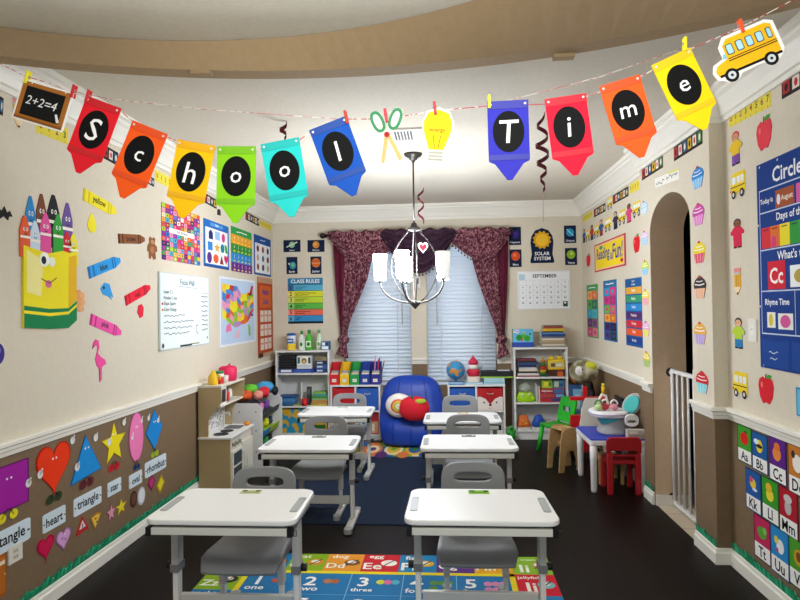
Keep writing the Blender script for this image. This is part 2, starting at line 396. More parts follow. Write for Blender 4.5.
# ================================================================== DESKS AND CHAIRS
DTOP = M('#eeeeec', .35); DGREY = M('#9c9d9b', .4); DMET = M('#c6c5bf', .35, .15); DRAIL = M('#dad9d0', .4); DBLK = M('#171717', .4)
SEAT = M('#888989', .4); TRAY = M('#a9adad', .45)
def desk(x, y, h, label, z=0):
    d = thing('student_desk', label, 'desk', (x, y, z), 0, 'white student desks')
    w, dp = .665, .46
    pts = rrect(-w/2, -dp/2, w/2, dp/2, .055, 5)
    # the camera-side edge is a little longer than the pupil's edge, which has a shallow belly cut
    pts = [(px*(1-.035*(py/dp+.5)), py) for px, py in pts]
    MB().prism(pts, h-.024, h, DTOP).build('tabletop', d, bev=.006)
    for s in (-1, 1):
        MB().prism(rrect(s*.294-.017, -.115, s*.294+.017, .085, .012), h+.0002, h+.003, DGREY).prism(rrect(s*.294-.013, -.105, s*.294+.013, .05, .01), h+.003, h+.0036, TRAY).build('pencil_groove', d)
    MB().bx(-.30, -.20, h-.075, .30, .19, h-.072, DGREY).bx(-.30, .187, h-.075, .30, .19, h-.03, DGREY).bx(-.30, -.20, h-.075, -.297, .19, h-.03, DGREY).bx(.297, -.20, h-.075, .30, .19, h-.03, DGREY).build('book_tray', d)
    r = MB().bx(-.296, -.225, h-.066, .296, -.20, h-.036, DRAIL).build('front_rail', d, bev=.002)
    for s in (-1, 1): MB().bx(s*.3075-.011, -.228, h-.07, s*.3075+.011, -.196, h-.033, DBLK).build('end_cap', r)
    h2 = MB().tube([(.318, -.212, h-.045), (.334, -.212, h-.045), (.334, -.212, h-.068), (.32, -.212, h-.068)], .002, NI, 6).build('hook', d)
    for s in (-1, 1):
        xx = s*.282
        MB().bx(xx-.014, -.16, h-.05, xx+.014, .16, h-.026, DBLK).build('support_bracket', d)
        p = MB().bx(xx-.0165, -.032, h*.52, xx+.0165, .032, h-.05, DMET).bx(xx-.0125, -.026, .03, xx+.0125, .026, h*.52, OFFW)
        lg = p.build('leg', d, bev=.005)
        MB().bx(xx-.020, -.036, h*.52-.02, xx+.020, .036, h*.52+.015, M('#77777a', .4)).cyl((xx+s*.02, 0, h*.52), (xx+s*.045, 0, h*.52), .018, DBLK, n=12).build('clamp_knob', lg)
        ft = MB().prism(rrect(xx-.026, -.235, xx+.026, .225, .02), 0.004, .032, DMET).build('foot', d, bev=.008)
        for q in (-.245, .165): MB().prism(rrect(xx-.028, q, xx+.028, q+.07, .024), 0, .036, DGREY).build('foot_cap', ft, bev=.006)
    MB().bx(-.262, -.012, .13, .262, .012, .185, DMET).build('stretcher', d, bev=.003)
    return d
def chair_proto(label):
    c = thing('student_chair', label, 'chair', (0,0,0), 0, 'grey plastic student chairs')
    sh = .335
    # seat: dished panel, camera-side edge rolled down
    L = []
    for k in range(9):
        t = k/8; yy = -.20+.40*t; hw = .195-.030*t
        zz = sh - (.05*(1-t/.22)**2 if t < .22 else 0) + .012*max(0, (t-.8)/.2)
        L.append([(hw*u*(1-.12*max(0, (.12-t)/.12)), yy, zz-.016*(1-u*u)*(.3+.7*sin(PI*t))) for u in [i/8-1 for i in range(17)]])
    mb = MB(); mb.loft(L, SEAT, closed=False, caps=False)
    mb.build('seat', c, solid=-.022, bev=.004)
    out = sup(0, .535, .168, .125, 4.2, 40); inn = sup(0, .585, .098, .024, 3.2, 40)
    b = MB().ring(out, inn, -.011, .011, SEAT)
    def bend(p): return Vector((p.x, p.y+.215+(p.z-.41)*.16-.9*p.x*p.x, p.z))
    b.xf(bend)
    bk = b.build('backrest', c, bev=.006)
    for s in (-1, 1):
        MB().tube([(s*.115, .06, sh-.045), (s*.115, .17, sh-.035), (s*.115, .205, .38), (s*.115, .222, .50)], .011, DMET).build('back_support', c)
        xx = s*.145
        MB().bx(xx-.016, -.02, .16, xx+.016, .03, sh-.028, DMET).bx(xx-.011, -.014, .03, xx+.011, .024, .17, OFFW).build('leg', c, bev=.004)
        MB().bx(xx-.02, -.15, sh-.05, xx+.02, .17, sh-.028, M('#5d5e60', .5)).build('seat_bracket', c)
        f = MB().prism(rrect(xx-.022, -.19, xx+.022, .20, .018), .003, .028, DMET).build('foot', c, bev=.006)
        for q in (-.2, .145): MB().prism(rrect(xx-.024, q, xx+.024, q+.06, .02), 0, .032, DGREY).build('foot_cap', f)
    return c
def dup(root, loc, label, rotz=0):
    r = root.copy(); COL.objects.link(r); r.location = loc; r.rotation_euler = (0, 0, rotz); r['label'] = label
    for ch_ in list(root.children):
        q = ch_.copy(); COL.objects.link(q); q.parent = r
        for g in ch_.children:
            d = g.copy(); COL.objects.link(d); d.parent = q
    return r
DK = [(-.972, 2.755, .60, 'front left', 'nearest the wall of cartoon shapes'), (.142, 2.825, .586, 'front right', 'nearest the camera beside the open dark floor'),
      (-.945, 4.24, .56, 'middle left', 'in front of the toy kitchen'), (.150, 4.32, .55, 'middle right', 'second in the row by the dark open floor'),
      (-.985, 5.50, .57, 'rearmost left', 'in front of the file boxes and red bin'), (.135, 5.33, .54, 'rearmost right', 'in front of the beanbag and fox bin')]
CH = [(-.955, 3.10-.18), (.135, 3.22-.18), (-.93, 4.66-.2), (.165, 4.72-.2), (-.945, 5.92-.2), (.13, 5.76-.2)]
TAGC = [('#c9cf9a', '#59623a'), ('#8cc63a', '#333b1c'), ('#58604c', '#d8d8c8'), ('#5b6258', '#d8d8d8'), ('#c9d6c2', '#76806c'), ('#e6d9a8', '#c96a4a')]
RZ = [.012, .012, .0072, .0072, .0072, .0072]
proto = None
for i, (x, y, h, nm, where) in enumerate(DK):
    desk(x, y, h, 'white student desk with grey metal legs, %s of the six' % nm, RZ[i])
    lb = 'grey plastic student chair with slotted back at the %s white desk' % nm
    if proto is None: proto = chair_proto(lb); proto.location = (*CH[0], RZ[0])
    else: dup(proto, (*CH[i], RZ[i]), lb)
    F = Flat(.10, .055, .0015)
    F.base(TAGC[i][0]).rect(.04, .1, .96, .9, TAGC[i][0], 1); F.rect(.06, .55, .3, .9, TAGC[i][1], 2).rect(.72, .5, .94, .9, TAGC[i][1], 2)
    for q in (.4, .28): F.scrib(.1, .9, q, TAGC[i][1], .05, .003, 16, 2)
    F.put('F', (x+(.01 if i in (1, 3) else .015), y+.17, h+RZ[i]+.0005), 'name_card', 'small printed paper name card taped on the %s white desk' % nm, 'card', 'name cards on the desks')
# stickers on the two farthest chairs stay off: only slots show there

# ================================================================== RUGS
def rug(F, name, label, x, y): return F.put('F', (x, y, 0.0005), name, label, 'rug')
NAVY = pmat('navy_carpet', '#14233a', '#1b2c46', 160, .95, bump=.5, bscale=400)
F = Flat(1.80, 1.90, .006); F.base(NAVY); rug(F, 'navy_rug', 'plain dark navy rug between the two rows of desks', -.44, 5.16)
# alphabet and number rug: nine letter cells along the far edge, numbers inside a yellow line
RW, RH = 1.95, 1.50; F = Flat(RW, RH, .008); F.base('#1d4f8f')
cw, chh = 1/9, .24/RH
cols = ['#d02a2f', '#1f7fb5', '#86ad1e', '#e2952a', '#c9202e', '#1c7fb0', '#5b2d7d', '#e0a21f', '#86b52a']
names = ['apple', 'bear', 'cat', 'dog', 'egg', 'fish', 'grapes', 'hat', 'ice cream']
def cell(x0, y0, x1, y1, c, letter, word, icon):
    F.rect(x0, y0, x1, y1, c, 1)
    w_, h_ = x1-x0, y1-y0
    F.text(letter, x0+w_*.3, y0+h_*.32, h_*.42, '#f3efe2', 2, w_*.5)
    F.text(word, x0+w_*.35, y0+h_*.82, h_*.2, '#f3efe2', 2, w_*.6)
    F.ell(x0+w_*.72, y0+h_*.5, w_*.22, h_*.17, icon, 2); F.ell(x0+w_*.70, y0+h_*.53, w_*.12, h_*.09, '#f0e8d8', 3); F.line([(x0+w_*.58, y0+h_*.32), (x0+w_*.86, y0+h_*.66)], .008, '#3a2b22', 4)
ic = ['#7ab648', '#8a5a34', '#d98a2b', '#7a4a26', '#f5f1e6', '#e3b21f', '#9a64b4', '#c02c3a', '#c7a06a']
for k in range(9):
    L_ = 'ABCDEFGHI'[k]; cell(k*cw, 1-chh, (k+1)*cw, 1, cols[k], L_+L_.lower(), names[k], ic[k])
rw = ['jellyfish', 'kite', 'lion', 'moon', 'nest']; rc = ['#cf1f33', '#2a84b8', '#e09a2b', '#5f2f80', '#7fae24']
lw = ['zebra', 'yacht', 'xylophone', 'watch', 'violin']; lc = ['#86ad1e', '#1b6ea6', '#d93a3a', '#e6a52b', '#5f2f80']
hh = (1-2*chh)/5 if False else .25/RH
for k in range(5):
    y1 = 1-chh-k*hh
    cell(1-cw, y1-hh, 1, y1, rc[k], 'JKLMN'[k]+'jklmn'[k], rw[k], '#7fc4c9'); cell(0, y1-hh, cw, y1, lc[k], 'ZYXWV'[k]+'zyxwv'[k], lw[k], '#2a2a2a')
YL = '#e7d21c'
F.rect(cw, 0, 1-cw, 1-chh, '#2272a8', 1)
for r in ((cw, 1-chh-.022, 1-cw, 1-chh), (cw, 0, cw+.016, 1-chh), (1-cw-.016, 0, 1-cw, 1-chh)): F.rect(*r, YL, 3)
iw = (1-2*cw-.032)/5
for k in range(5):
    x0 = cw+.016+k*iw; yt = 1-chh-.022; hc = .25/RH
    for r in range(4):
        yy = yt-r*hc
        n = k+1+5*r
        F.text(str(n), x0+iw*.26, yy-hc*.38, hc*.42, '#f4f2ea', 2, iw*.4)
        if r == 0:
            F.text(['one', 'two', 'three', 'four', 'five'][k], x0+iw*.26, yy-hc*.75, hc*.2, '#f4f2ea', 2, iw*.4)
        pc = [['#b5523a'], ['#b9794a', '#a9653c'], ['#c9cf3a', '#d86a9a', '#58b0c4'], ['#5e8f3a']*4, ['#d98ab0']*5][k]
        for j, c in enumerate(pc): F.ell(x0+iw*(.58+.14*(j % 3)), yy-hc*(.38+.26*(j//3)), iw*.08, hc*.11, c, 3)
    if k: F.rect(x0-.0012, 0, x0+.0012, yt, '#7fb4d0', 2)
for r in range(1, 4): F.rect(cw, 1-chh-.022-r*.25/RH-.001, 1-cw, 1-chh-.022-r*.25/RH+.001, '#7fb4d0', 2)
o = rug(F, 'alphabet_rug', 'bright alphabet and number rug on the floor under the front desks', -.395, 3.685-RH/2)
# pattern rug in front of the beanbag
F = Flat(1.35, .62, .006); F.base('#2f7fa0')
random.seed(3)
pc = ['#b02430', '#3d7f35', '#e2b43a', '#5a2f6e', '#d9793a', '#2a5fa0', '#7aa83a', '#e8d9a8']
for k in range(7):
    c = pc[k % len(pc)]; x = .08+.14*k; F.rect(x-.07, 0, x+.07, 1, pc[(k+3) % 8], 1)
for k in range(6):
    x = .09+.165*k
    F.ell(x, .5, .075, .42, pc[(k*3+1) % 8], 2); F.ell(x, .5, .05, .28, pc[(k*3+4) % 8], 3); F.ell(x, .5, .024, .13, pc[(k*3) % 8], 4)
    F.ell(x+.082, .9, .045, .22, pc[(k+5) % 8], 3); F.ell(x+.082, .1, .045, .22, pc[(k+2) % 8], 3)
rug(F, 'flower_rug', 'small multicoloured flower pattern rug in front of the blue beanbag', -.45, 6.445)
# ================================================================== SHELVES AND STORAGE
SHW = M('#e9e8e4', .45)
def case(name, label, cat, x0, x1, y0, y1, z, boards, mid=(), base=.06, t=.02):
    o = thing(name, label, cat, ((x0+x1)/2, (y0+y1)/2, 0)); w = (x1-x0)/2; d = (y1-y0)/2
    MB().bx(-w, -d, 0, -w+t, d, z-t, SHW).build('side_panel', o); MB().bx(w-t, -d, 0, w, d, z-t, SHW).build('side_panel', o)
    MB().bx(-w-.004, -d-.004, z-t, w+.004, d, z, SHW).build('top', o, bev=.002)
    MB().bx(-w+t, d-.008, .0, w-t, d, z-t, M('#d9d8d4', .6)).build('back_panel', o)
    for b in boards: MB().bx(-w+t, -d+.004, b-t, w-t, d-.008, b, SHW).build('shelf', o)
    for q in mid: MB().bx(q-t/2-(x0+x1)/2, -d+.003, min(boards), q+t/2-(x0+x1)/2, d-.008, z-t, SHW).build('divider', o)
    if base: MB().bx(-w+t, -d+.02, 0, w-t, -d+.032, min(boards)-t, SHW).build('kick_board', o)
    return o
BR = (.765, 1.365, 6.94, 7.19); BL = (-1.965, -1.335, 6.94, 7.19)
case('bookcase', 'white bookcase full of books and toys under the calendar', 'bookcase', *BR, 1.035, (.105, .418, .705))
case('bookcase', 'white bookcase under the class rules poster in the left corner', 'bookcase', *BL, 1.025, (.07, .385, .765))
CL = (-1.32, -.745, 6.90, 7.19); CRR = (.02, .66, 6.90, 7.19)
case('cube_shelf', 'low white cube shelf holding file boxes left of the beanbag', 'shelf', *CL, .63, (.06, .34), (-1.03,))
case('cube_shelf', 'low white cube shelf with globe on top right of the beanbag', 'shelf', *CRR, .625, (.06, .335), (.34,))

def box(name, label, cat, x0, x1, y0, y1, z0, h, c, face=None, group=None, band=None, bev=.003):
    mb = MB().bx(-(x1-x0)/2, -(y1-y0)/2, 0, (x1-x0)/2, (y1-y0)/2, h, c)
    w, d = (x1-x0)/2, (y1-y0)/2
    if band:   # printed panels on the front: (x0,z0,x1,z1,colour) in fractions
        for k, (a, b, e, f, cc) in enumerate(band):
            q = -d-.0008-.0004*k
            mb.add([(-w+2*w*a, q, h*b), (-w+2*w*e, q, h*b), (-w+2*w*e, q, h*f), (-w+2*w*a, q, h*f)], [(0,1,2,3)], cc)
    o = mb.build(name, loc=((x0+x1)/2, (y0+y1)/2, z0)); return tag(o, label, cat, group)
def book(label, cx, cy, z0, w, d, t, c, group, rot=0, page='#e6e0d0', name='book'):
    o = thing(name, label, 'book', (cx, cy, z0), rot, group); 
    MB().bx(-w/2, -d/2, 0, w/2, d/2, t*.12, c).bx(-w/2, -d/2, t*.88, w/2, d/2, t, c).bx(-w/2, -d/2, t*.12, w/2, -d/2+.003, t*.88, c).build('cover', o)
    MB().bx(-w/2+.003, -d/2+.003, t*.121, w/2-.003, d/2-.004, t*.879, page).build('pages', o); return o
def stack(desc, x, y, z, specs, group):
    """a flat pile of books, given from the bottom up"""
    ordn = ['lowest', 'second', 'third', 'fourth', 'fifth', 'sixth', 'seventh', 'eighth', 'ninth', 'tenth', 'eleventh', 'twelfth']
    n = len(specs)
    for i, (nm, c, w, d, t) in enumerate(specs):
        lab = '%s book, %s in the %s' % (nm, ('topmost' if i == n-1 else ordn[i]+(' from the bottom' if i else '')), desc)
        book(lab, x+random.uniform(-.008, .008), y+random.uniform(-.006, .006), z, w, d, t, c, group, random.uniform(-.04, .04)); z += t+.0003
    return z
random.seed(11)
# ---- right bookcase, top
stack('pile on the right bookcase top', 1.215, 7.05, 1.036, [('wide pale grey', '#8f8b80', .30, .22, .018), ('thin cream', '#d8cfb8', .25, .2, .016), ('brown and white', '#a08c72', .26, .2, .026),
    ('tan', '#b49c78', .245, .19, .022), ('white', '#dcd8cc', .235, .19, .015), ('grey', '#7d7a74', .24, .19, .02), ('dark blue', '#22407c', .26, .2, .03), ('light blue', '#5a86b8', .25, .19, .016),
    ('black', '#2a2522', .23, .18, .014), ('yellow', '#d8b52c', .24, .19, .03), ('red', '#a83a34', .22, .18, .018), ('small brown', '#6b5140', .21, .17, .015)], 'books piled on the right bookcase')
t = thing('puzzle_box', 'upright green picture box with blue base on the right bookcase', 'box', (.885, 7.05, 1.036))
MB().bx(-.115, -.03, .055, .115, .03, .205, '#3e9a3a').build('box_body', t)
MB().prism(rrect(-.12, -.036, .12, .036, .01), 0, .055, '#2544a0').build('base', t)
F = Flat(.225, .15, .001); F.base('#6cb7e0')
for cxx, cy_, r, c in ((.3, .35, .25, '#2f8f2c'), (.7, .3, .27, '#3fa52f'), (.5, .5, .2, '#5cbf3c'), (.2, .75, .1, '#e7dc3a'), (.55, .72, .08, '#d9c93a'), (.85, .62, .1, '#2f7f2c'), (.45, .2, .12, '#d9512f')): F.circ(cxx, min(cy_, .95), r*.6, c, 2)
F.rect(.03, .72, .3, .95, '#e8e4f4', 3).scrib(.07, .26, .84, '#5a2f86', .05, .006, 8, 4)
F.put('B', (0, -.0305, .13), 'picture_panel', None, None, parent=t).parent = t
# ---- right bookcase, first shelf
z1 = .706
stack('pile on the right bookcase upper shelf', .925, 7.05, z1, [('wide red', '#8c2f33', .25, .19, .014), ('white', '#d9d6cf', .24, .19, .024), ('dark', '#332c33', .22, .18, .022), ('cream', '#d6cdb8', .21, .18, .022), ('silver', '#c8c8c8', .2, .17, .022),
    ('navy', '#22325e', .2, .17, .03), ('slate blue', '#35507c', .23, .18, .022), ('black', '#221f22', .21, .17, .018), ('maroon', '#742630', .2, .16, .02)], 'books on the upper shelf')
def stacker(label, x, y, z, cols, r):
    o = thing('stacking_toy', label, 'toy', (x, y, z)); q = 0
    for i, c in enumerate(cols):
        MB().lathe([(0, 0), (r*.8, 0), (r, .012), (r, .026), (r*.8, .036), (0, .037)], c, 16, (0, 0, q)).build('ring', o); q += .0372; r *= .92
    MB().ell((0, 0, q+.012), .016, '#c9a23a', 10, 6).build('knob', o)
stacker('small tower of coloured stacking rings beside the pile of books', 1.105, 7.03, z1, ['#3d8a3a', '#d9b02c', '#c8352f', '#3a7a3a', '#b9853a'], .042)
BRICK = '#edc81c'
t = thing('brick_box', 'yellow brick shaped toy box with round studs on the upper shelf', 'box', (1.245, 7.04, z1+.075))
MB().bx(-.09, -.06, .0, .09, .06, .115, BRICK).build('box_body', t, bev=.006)
for sx in (-.045, .045): MB().cyl((sx, 0, .115), (sx, 0, .148), .03, BRICK, n=18).build('stud', t)
F = Flat(.15, .06, .001); F.base('#c9bd8a').rect(.1, .1, .4, .8, '#7a5a30', 1).rect(.5, .2, .9, .7, '#e8e0c4', 1); F.put('B', (0, -.0605, .055), 'picture_label', None, None).parent = t
box('wooden_box', 'dark wooden box under the yellow brick box on the upper shelf', 'box', 1.15, 1.335, 6.98, 7.1, z1, .0745, '#4a2a1a')
t = thing('toy_block', 'small orange toy house standing in front of the dark wooden box', 'toy', (1.285, 6.963, z1))
MB().bx(-.03, -.014, 0, .03, .014, .05, '#d0662a').build('block', t); MB().prism([(-.034, .05), (.034, .05), (0, .085)], -.014, .014, '#a8342a', 'xz').build('roof', t)
box('green_block', 'small dark green block in front of the stacking rings', 'block', 1.07, 1.145, 6.955, 6.98, z1, .03, '#23502c')
# ---- second shelf
z2 = .419
t = thing('monster_toy', 'lime green monster toy with clear dome on the middle shelf', 'toy', (.898, 7.03, z2)); LIME = M('#a5d81c', .35)
MB().loft([[(x, y, zz) for x, y in sup(0, 0, rx, ry, 3, 20)] for zz, rx, ry in ((0, .095, .06), (.02, .105, .066), (.07, .1, .062), (.1, .08, .05), (.115, .05, .035))], LIME).build('body', t)
for s in (-1, 1):
    MB().ell((s*.078, -.035, .0352), (.03, .03, .035), LIME, 12, 8).build('foot', t); MB().ell((s*.035, -.062, .085), .014, '#f2f2ea', 10, 6).build('eye', t)
MB().lathe([(.0, .115), (.07, .118), (.072, .15), (.055, .19), (.02, .21), (.0, .211)], M('#cfd8c8', .15, alpha=.45), 18).build('dome', t)
for i, c in enumerate(('#d7d4cc', '#9a9c9a', '#e4e0d8')):
    book('%s upright book leaning beside the lime monster toy' % ['white', 'grey', 'cream'][i], 1.018+i*.015, 7.04, z2, .012, .16, .2-.012*i, c, 'upright books on the middle shelf')
zz = z2
for i, (nm, c, w, h, band) in enumerate((('red board game', '#b4262c', .30, .05, [(.02, .1, .98, .9, '#c02a30'), (.5, .2, .95, .8, '#2a4a8c')]), ('blue and red game', '#28528c', .29, .045, [(.02, .1, .6, .9, '#cf4a3a'), (.65, .15, .95, .85, '#7fb0d0')]), ('white and red game', '#b6232c', .28, .055, [(.03, .15, .55, .85, '#d23a3a'), (.58, .1, .97, .9, '#3c74a8')]))):
    box('game_box', '%s box lying %s in the stack on the middle shelf' % (nm, ['lowest', 'second', 'third'][i]), 'game', 1.188-w/2, 1.188+w/2, 6.965, 7.16, zz, h, c, None, 'game boxes', band); zz += h+.0004
F = Flat(.15, .035, .0006); F.base('#b6232c').text('Alphabet', .5, .5, .7, '#f2ece0', 1, .9); F.put('B', (1.135, 6.9636, zz-.028), 'printed_title', None, None).parent = None
_o = bpy.data.objects['printed_title']; _g = [o for o in COL.objects if o.name.startswith('game_box')][-1]
_mw = _o.matrix_world.copy(); _o.parent = _g; _o.matrix_parent_inverse = Matrix(); _o.matrix_local = Matrix.Translation(-Vector(_g.location)) @ _mw
box('green_game', 'small lime green picture box on the stack of game boxes', 'box', 1.085, 1.2, 7.0, 7.1, zz, .09, '#9ac43a', band=[(.15, .2, .6, .8, '#e6e03c'), (.65, .3, .9, .7, '#4a8a3a')])
box('picture_game', 'small blue picture box on the stack beside the lime one', 'box', 1.21, 1.33, 7.0, 7.1, zz, .09, '#4d84a8', band=[(.1, .15, .5, .85, '#c9d6a8'), (.55, .2, .9, .6, '#24507c')])
# ---- lowest shelf
z3 = .106
for x, c, c2, nm in ((.875, '#e0702a', '#f0a040', 'orange'), (1.045, '#2450b0', '#3a6cd0', 'blue')):
    t = thing('toy_bus', '%s rounded plastic toy on the lowest shelf of the right bookcase' % nm, 'toy', (x, 7.02, z3))
    MB().loft([[(a, b, zz) for a, b in sup(0, 0, rx, ry, 3.5, 20)] for zz, rx, ry in ((.03, .07, .05), (.06, .075, .052), (.11, .06, .045), (.15, .04, .032), (.162, .02, .016))], c).build('body', t)
    MB().prism(rrect(-.078, -.055, .078, .055, .02), 0, .03, '#dcd8d0').build('base', t)
    MB().ell((-.02, -.047, .1), (.018, .008, .018), c2, 10, 6).build('button', t); MB().ell((.025, -.048, .075), (.012, .008, .012), '#e8d23c', 10, 6).build('knob', t)
for i, (x, c, nm) in enumerate(((1.16, '#c9c2b4', 'cream'), (1.245, '#8c3a3a', 'dark red'))):
    box('toy_case', '%s small case at the right end of the lowest shelf' % nm, 'case', x-.035, x+.035, 7.0, 7.1, z3, .1-.02*i, c)

# ---- left bookcase
zt = 1.026
t = thing('wipes_canister', 'yellow and blue disinfecting wipes canister on the left bookcase', 'canister', (-1.80, 7.04, zt))
MB().lathe([(.0, 0), (.05, 0), (.052, .01), (.052, .075), (0, .0755)], '#e8c832', 20).lathe([(0, .0755), (.052, .0756), (.052, .165), (.05, .17), (0, .171)], '#dfe8f0', 20).build('body', t)
MB().lathe([(0, .171), (.054, .172), (.054, .19), (.03, .2), (0, .2)], '#2a62b0', 20).build('lid', t)
F = Flat(.07, .05, .001); F.base('#2a5aa8').rect(.1, .35, .9, .65, '#eef2f4', 1); F.put('B', (0, -.0535, .11), 'label_patch', None, None).parent = t
def bottle(label, x, y, z, c, cap, h=.2, r=.036, trig=False):
    o = thing('spray_bottle' if trig else 'bottle', label, 'bottle', (x, y, z))
    MB().lathe([(0, 0), (r, 0), (r*1.02, .01), (r, h*.6), (r*.55, h*.75), (r*.4, h*.82), (0, h*.821)], c, 18).build('body', o)
    if trig: MB().cyl((0,0,h*.82), (0,0,h*.93), r*.45, cap, n=12).bx(-.014, -.05, h*.92, .014, .02, h, cap).build('trigger_head', o)
    else: MB().cyl((0,0,h*.82), (0,0,h), r*.45, cap, n=12).build('cap', o)
    F = Flat(r*1.3, h*.3, .001); F.base('#e8efe0').ell(.5, .5, .35, .35, cap, 1); F.put('B', (0, -r*1.03-.001, h*.3), 'label_patch', None, None).parent = o
bottle('white bottle with green cap next to the wipes canister', -1.675, 7.04, zt, M('#e6ece4', .3), '#3a8a34', .225, .038)
bottle('round bright green bottle in the middle of the left bookcase top', -1.59, 7.05, zt, M('#49b02c', .3), '#2d7a24', .235, .044)
bottle('pale green spray bottle beside the tissue box', -1.475, 7.06, zt, M('#c4d8bc', .2), '#7fae6c', .235, .034, True)
box('tissue_box', 'blue and white patterned tissue box at the bookcase edge', 'box', -1.43, -1.345, 6.97, 7.1, zt, .1, '#3a6a9c', band=[(.05, .1, .95, .45, '#dfe6ea'), (.1, .55, .5, .9, '#e4ecf0'), (.6, .6, .9, .85, '#22344e')])
z1 = .766
zz = z1
box('activity_box', 'wide blue box lying flat on the top shelf of the left bookcase', 'box', -1.93, -1.52, 6.97, 7.15, z1, .045, '#27408c', band=[(.05, .2, .35, .8, '#e8e8ec'), (.45, .25, .9, .75, '#3a62b8')])
zz = z1+.0455
for i in range(5):
    box('file_folder', 'black folder, %s of the black pile on the left bookcase' % ['lowest', 'second lowest', 'middle one', 'second highest', 'topmost'][i], 'folder', -1.935, -1.745, 6.975+.006*(i % 2), 7.14, zz, .026, '#1d1c20', None, 'black folders'); zz += .0308
t = thing('picture_box', 'white box with a bear picture on the left bookcase', 'box', (-1.64, 7.04, z1+.0455))
MB().bx(-.085, -.05, 0, .085, .05, .15, '#eceadf').build('box_body', t)
F = Flat(.16, .14, .001); F.base('#f2f0e6').rect(.04, .05, .96, .3, '#cfd8e0', 1).circ(.5, .6, .2, '#c49a4a', 2).circ(.42, .75, .08, '#c49a4a', 2).circ(.58, .75, .08, '#c49a4a', 2).circ(.5, .55, .08, '#f0e0b8', 3).rect(.02, .4, .2, .9, '#2a6a6a', 1).rect(.8, .4, .98, .9, '#1f5a6a', 1)
F.put('B', (0, -.0505, .075), 'picture_panel', None, None).parent = t
for i, (c, nm) in enumerate((('#22407a', 'navy'), ('#315c9c', 'mid blue'), ('#1d2f54', 'very dark blue'), ('#9a8a6a', 'tan'))):
    box('book_set', '%s box, %s in the small pile at the right of that shelf' % (nm, ['lowest', 'second', 'third', 'topmost'][i]), 'box', -1.5, -1.37, 6.98, 7.14, z1+i*.046, .045, c, None, 'small boxes in the left bookcase', [(.1, .3, .6, .7, '#c9d0d8' if i < 3 else '#6a5a40')])
z2 = .386
t = thing('storage_tray', 'clear blue plastic tray with lid on the second shelf', 'tray', (-1.84, 7.04, z2+.0)); 
MB().loft([[(a, b, q) for a, b in rrect(-w, -.09, w, .09, .015)] for q, w in ((0, .085), (.09, .095))], M('#3d7cb0', .25)).build('tray_body', t); MB().prism(rrect(-.1, -.094, .1, .094, .015), .0905, .112, '#28538c').build('lid', t)
book('white upright paper pad on the second shelf', -1.70, 7.09, z2, .015, .12, .26, '#dfe2e0', None, .3)
box('tape_dispenser', 'dark grey upright gadget on the second shelf', 'gadget', -1.615, -1.57, 7.0, 7.06, z2, .21, '#3b3a3c', band=[(.2, .6, .8, .9, '#6a6a6e')])
t = thing('red_cup', 'small red plastic cup at the front of the second shelf', 'cup', (-1.635, 6.97, z2)); MB().lathe([(0, 0), (.03, 0), (.037, .08), (.034, .08), (.028, .006), (0, .006)], '#d01f26', 18).build('cup_body', t)
box('paper_pad', 'flat yellow and green paper pad on the second shelf', 'paper', -1.78, -1.69, 6.955, 7.0, z2, .012, '#b8c23a')
stack('pile on the second left shelf', -1.462, 7.06, z2, [('yellow', '#d6b83c', .19, .18, .022), ('tan', '#b79a64', .19, .18, .018), ('orange', '#cf8a3a', .18, .17, .02), ('pale green', '#9ab87a', .18, .17, .02), ('green', '#4a9a4a', .18, .17, .03), ('teal', '#4d9a9a', .17, .16, .022), ('lime', '#8cc25a', .16, .16, .018)], 'books on the second shelf')
z3 = .071
box('toy_crate', 'large blue and yellow splash patterned box on the bottom shelf', 'box', -1.93, -1.38, 6.965, 7.15, z3, .27, pmat('splash_print', '#2a9ac0', '#e3b21e', 9, .6, .48, .53), band=[(.7, .05, .98, .35, '#2c6a2c')])

# ---- left cube shelf
def bin_(label, x0, x1, z0, h, c, y0=6.905):
    o = thing('fabric_bin', label, 'bin', ((x0+x1)/2, y0+.13, z0)); w = (x1-x0)/2
    MB().ring(rrect(-w, -.13, w, .13, .012), rrect(-w+.006, -.124, w-.006, .124, .01), .004, h, c, 'xy').bx(-w+.006, -.124, 0, w-.006, .124, .004, c).build('bin_body', o, bev=.002)
    MB().tube([(-.035, -.134, h*.78), (-.02, -.142, h*.74), (.02, -.142, h*.74), (.035, -.134, h*.78)], .005, '#d8d0c0', 6).build('handle', o)
    return o
FR = M('#c01c28', .85); FB = M('#2a5cb4', .85)
bin_('bright red fabric bin in the left cube shelf', -1.298, -1.042, .341, .25, FR)
bin_('bright blue fabric bin in the left cube shelf', -1.018, -.767, .341, .25, FB)
box('carton', 'brown cardboard carton with printing in the lowest cube', 'carton', -1.295, -1.06, 6.93, 7.15, .061, .2, '#b08a64', band=[(.1, .3, .5, .6, '#e0d4c4'), (.6, .2, .9, .8, '#7a5a40')])
box('red_box', 'dark red box on the carton in the lower left cubes', 'box', -.87, -.77, 6.95, 7.15, .061, .24, '#a8222c', band=[(.1, .05, .9, .6, '#c49a70'), (.2, .15, .5, .5, '#e8dcc8')])
box('pattern_bag', 'blue and white patterned box in the lower cube', 'box', -1.01, -.88, 6.925, 7.15, .061, .23, pmat('blue_white_print', '#2f7fa8', '#e4ecf0', 34, .7, .46, .5))
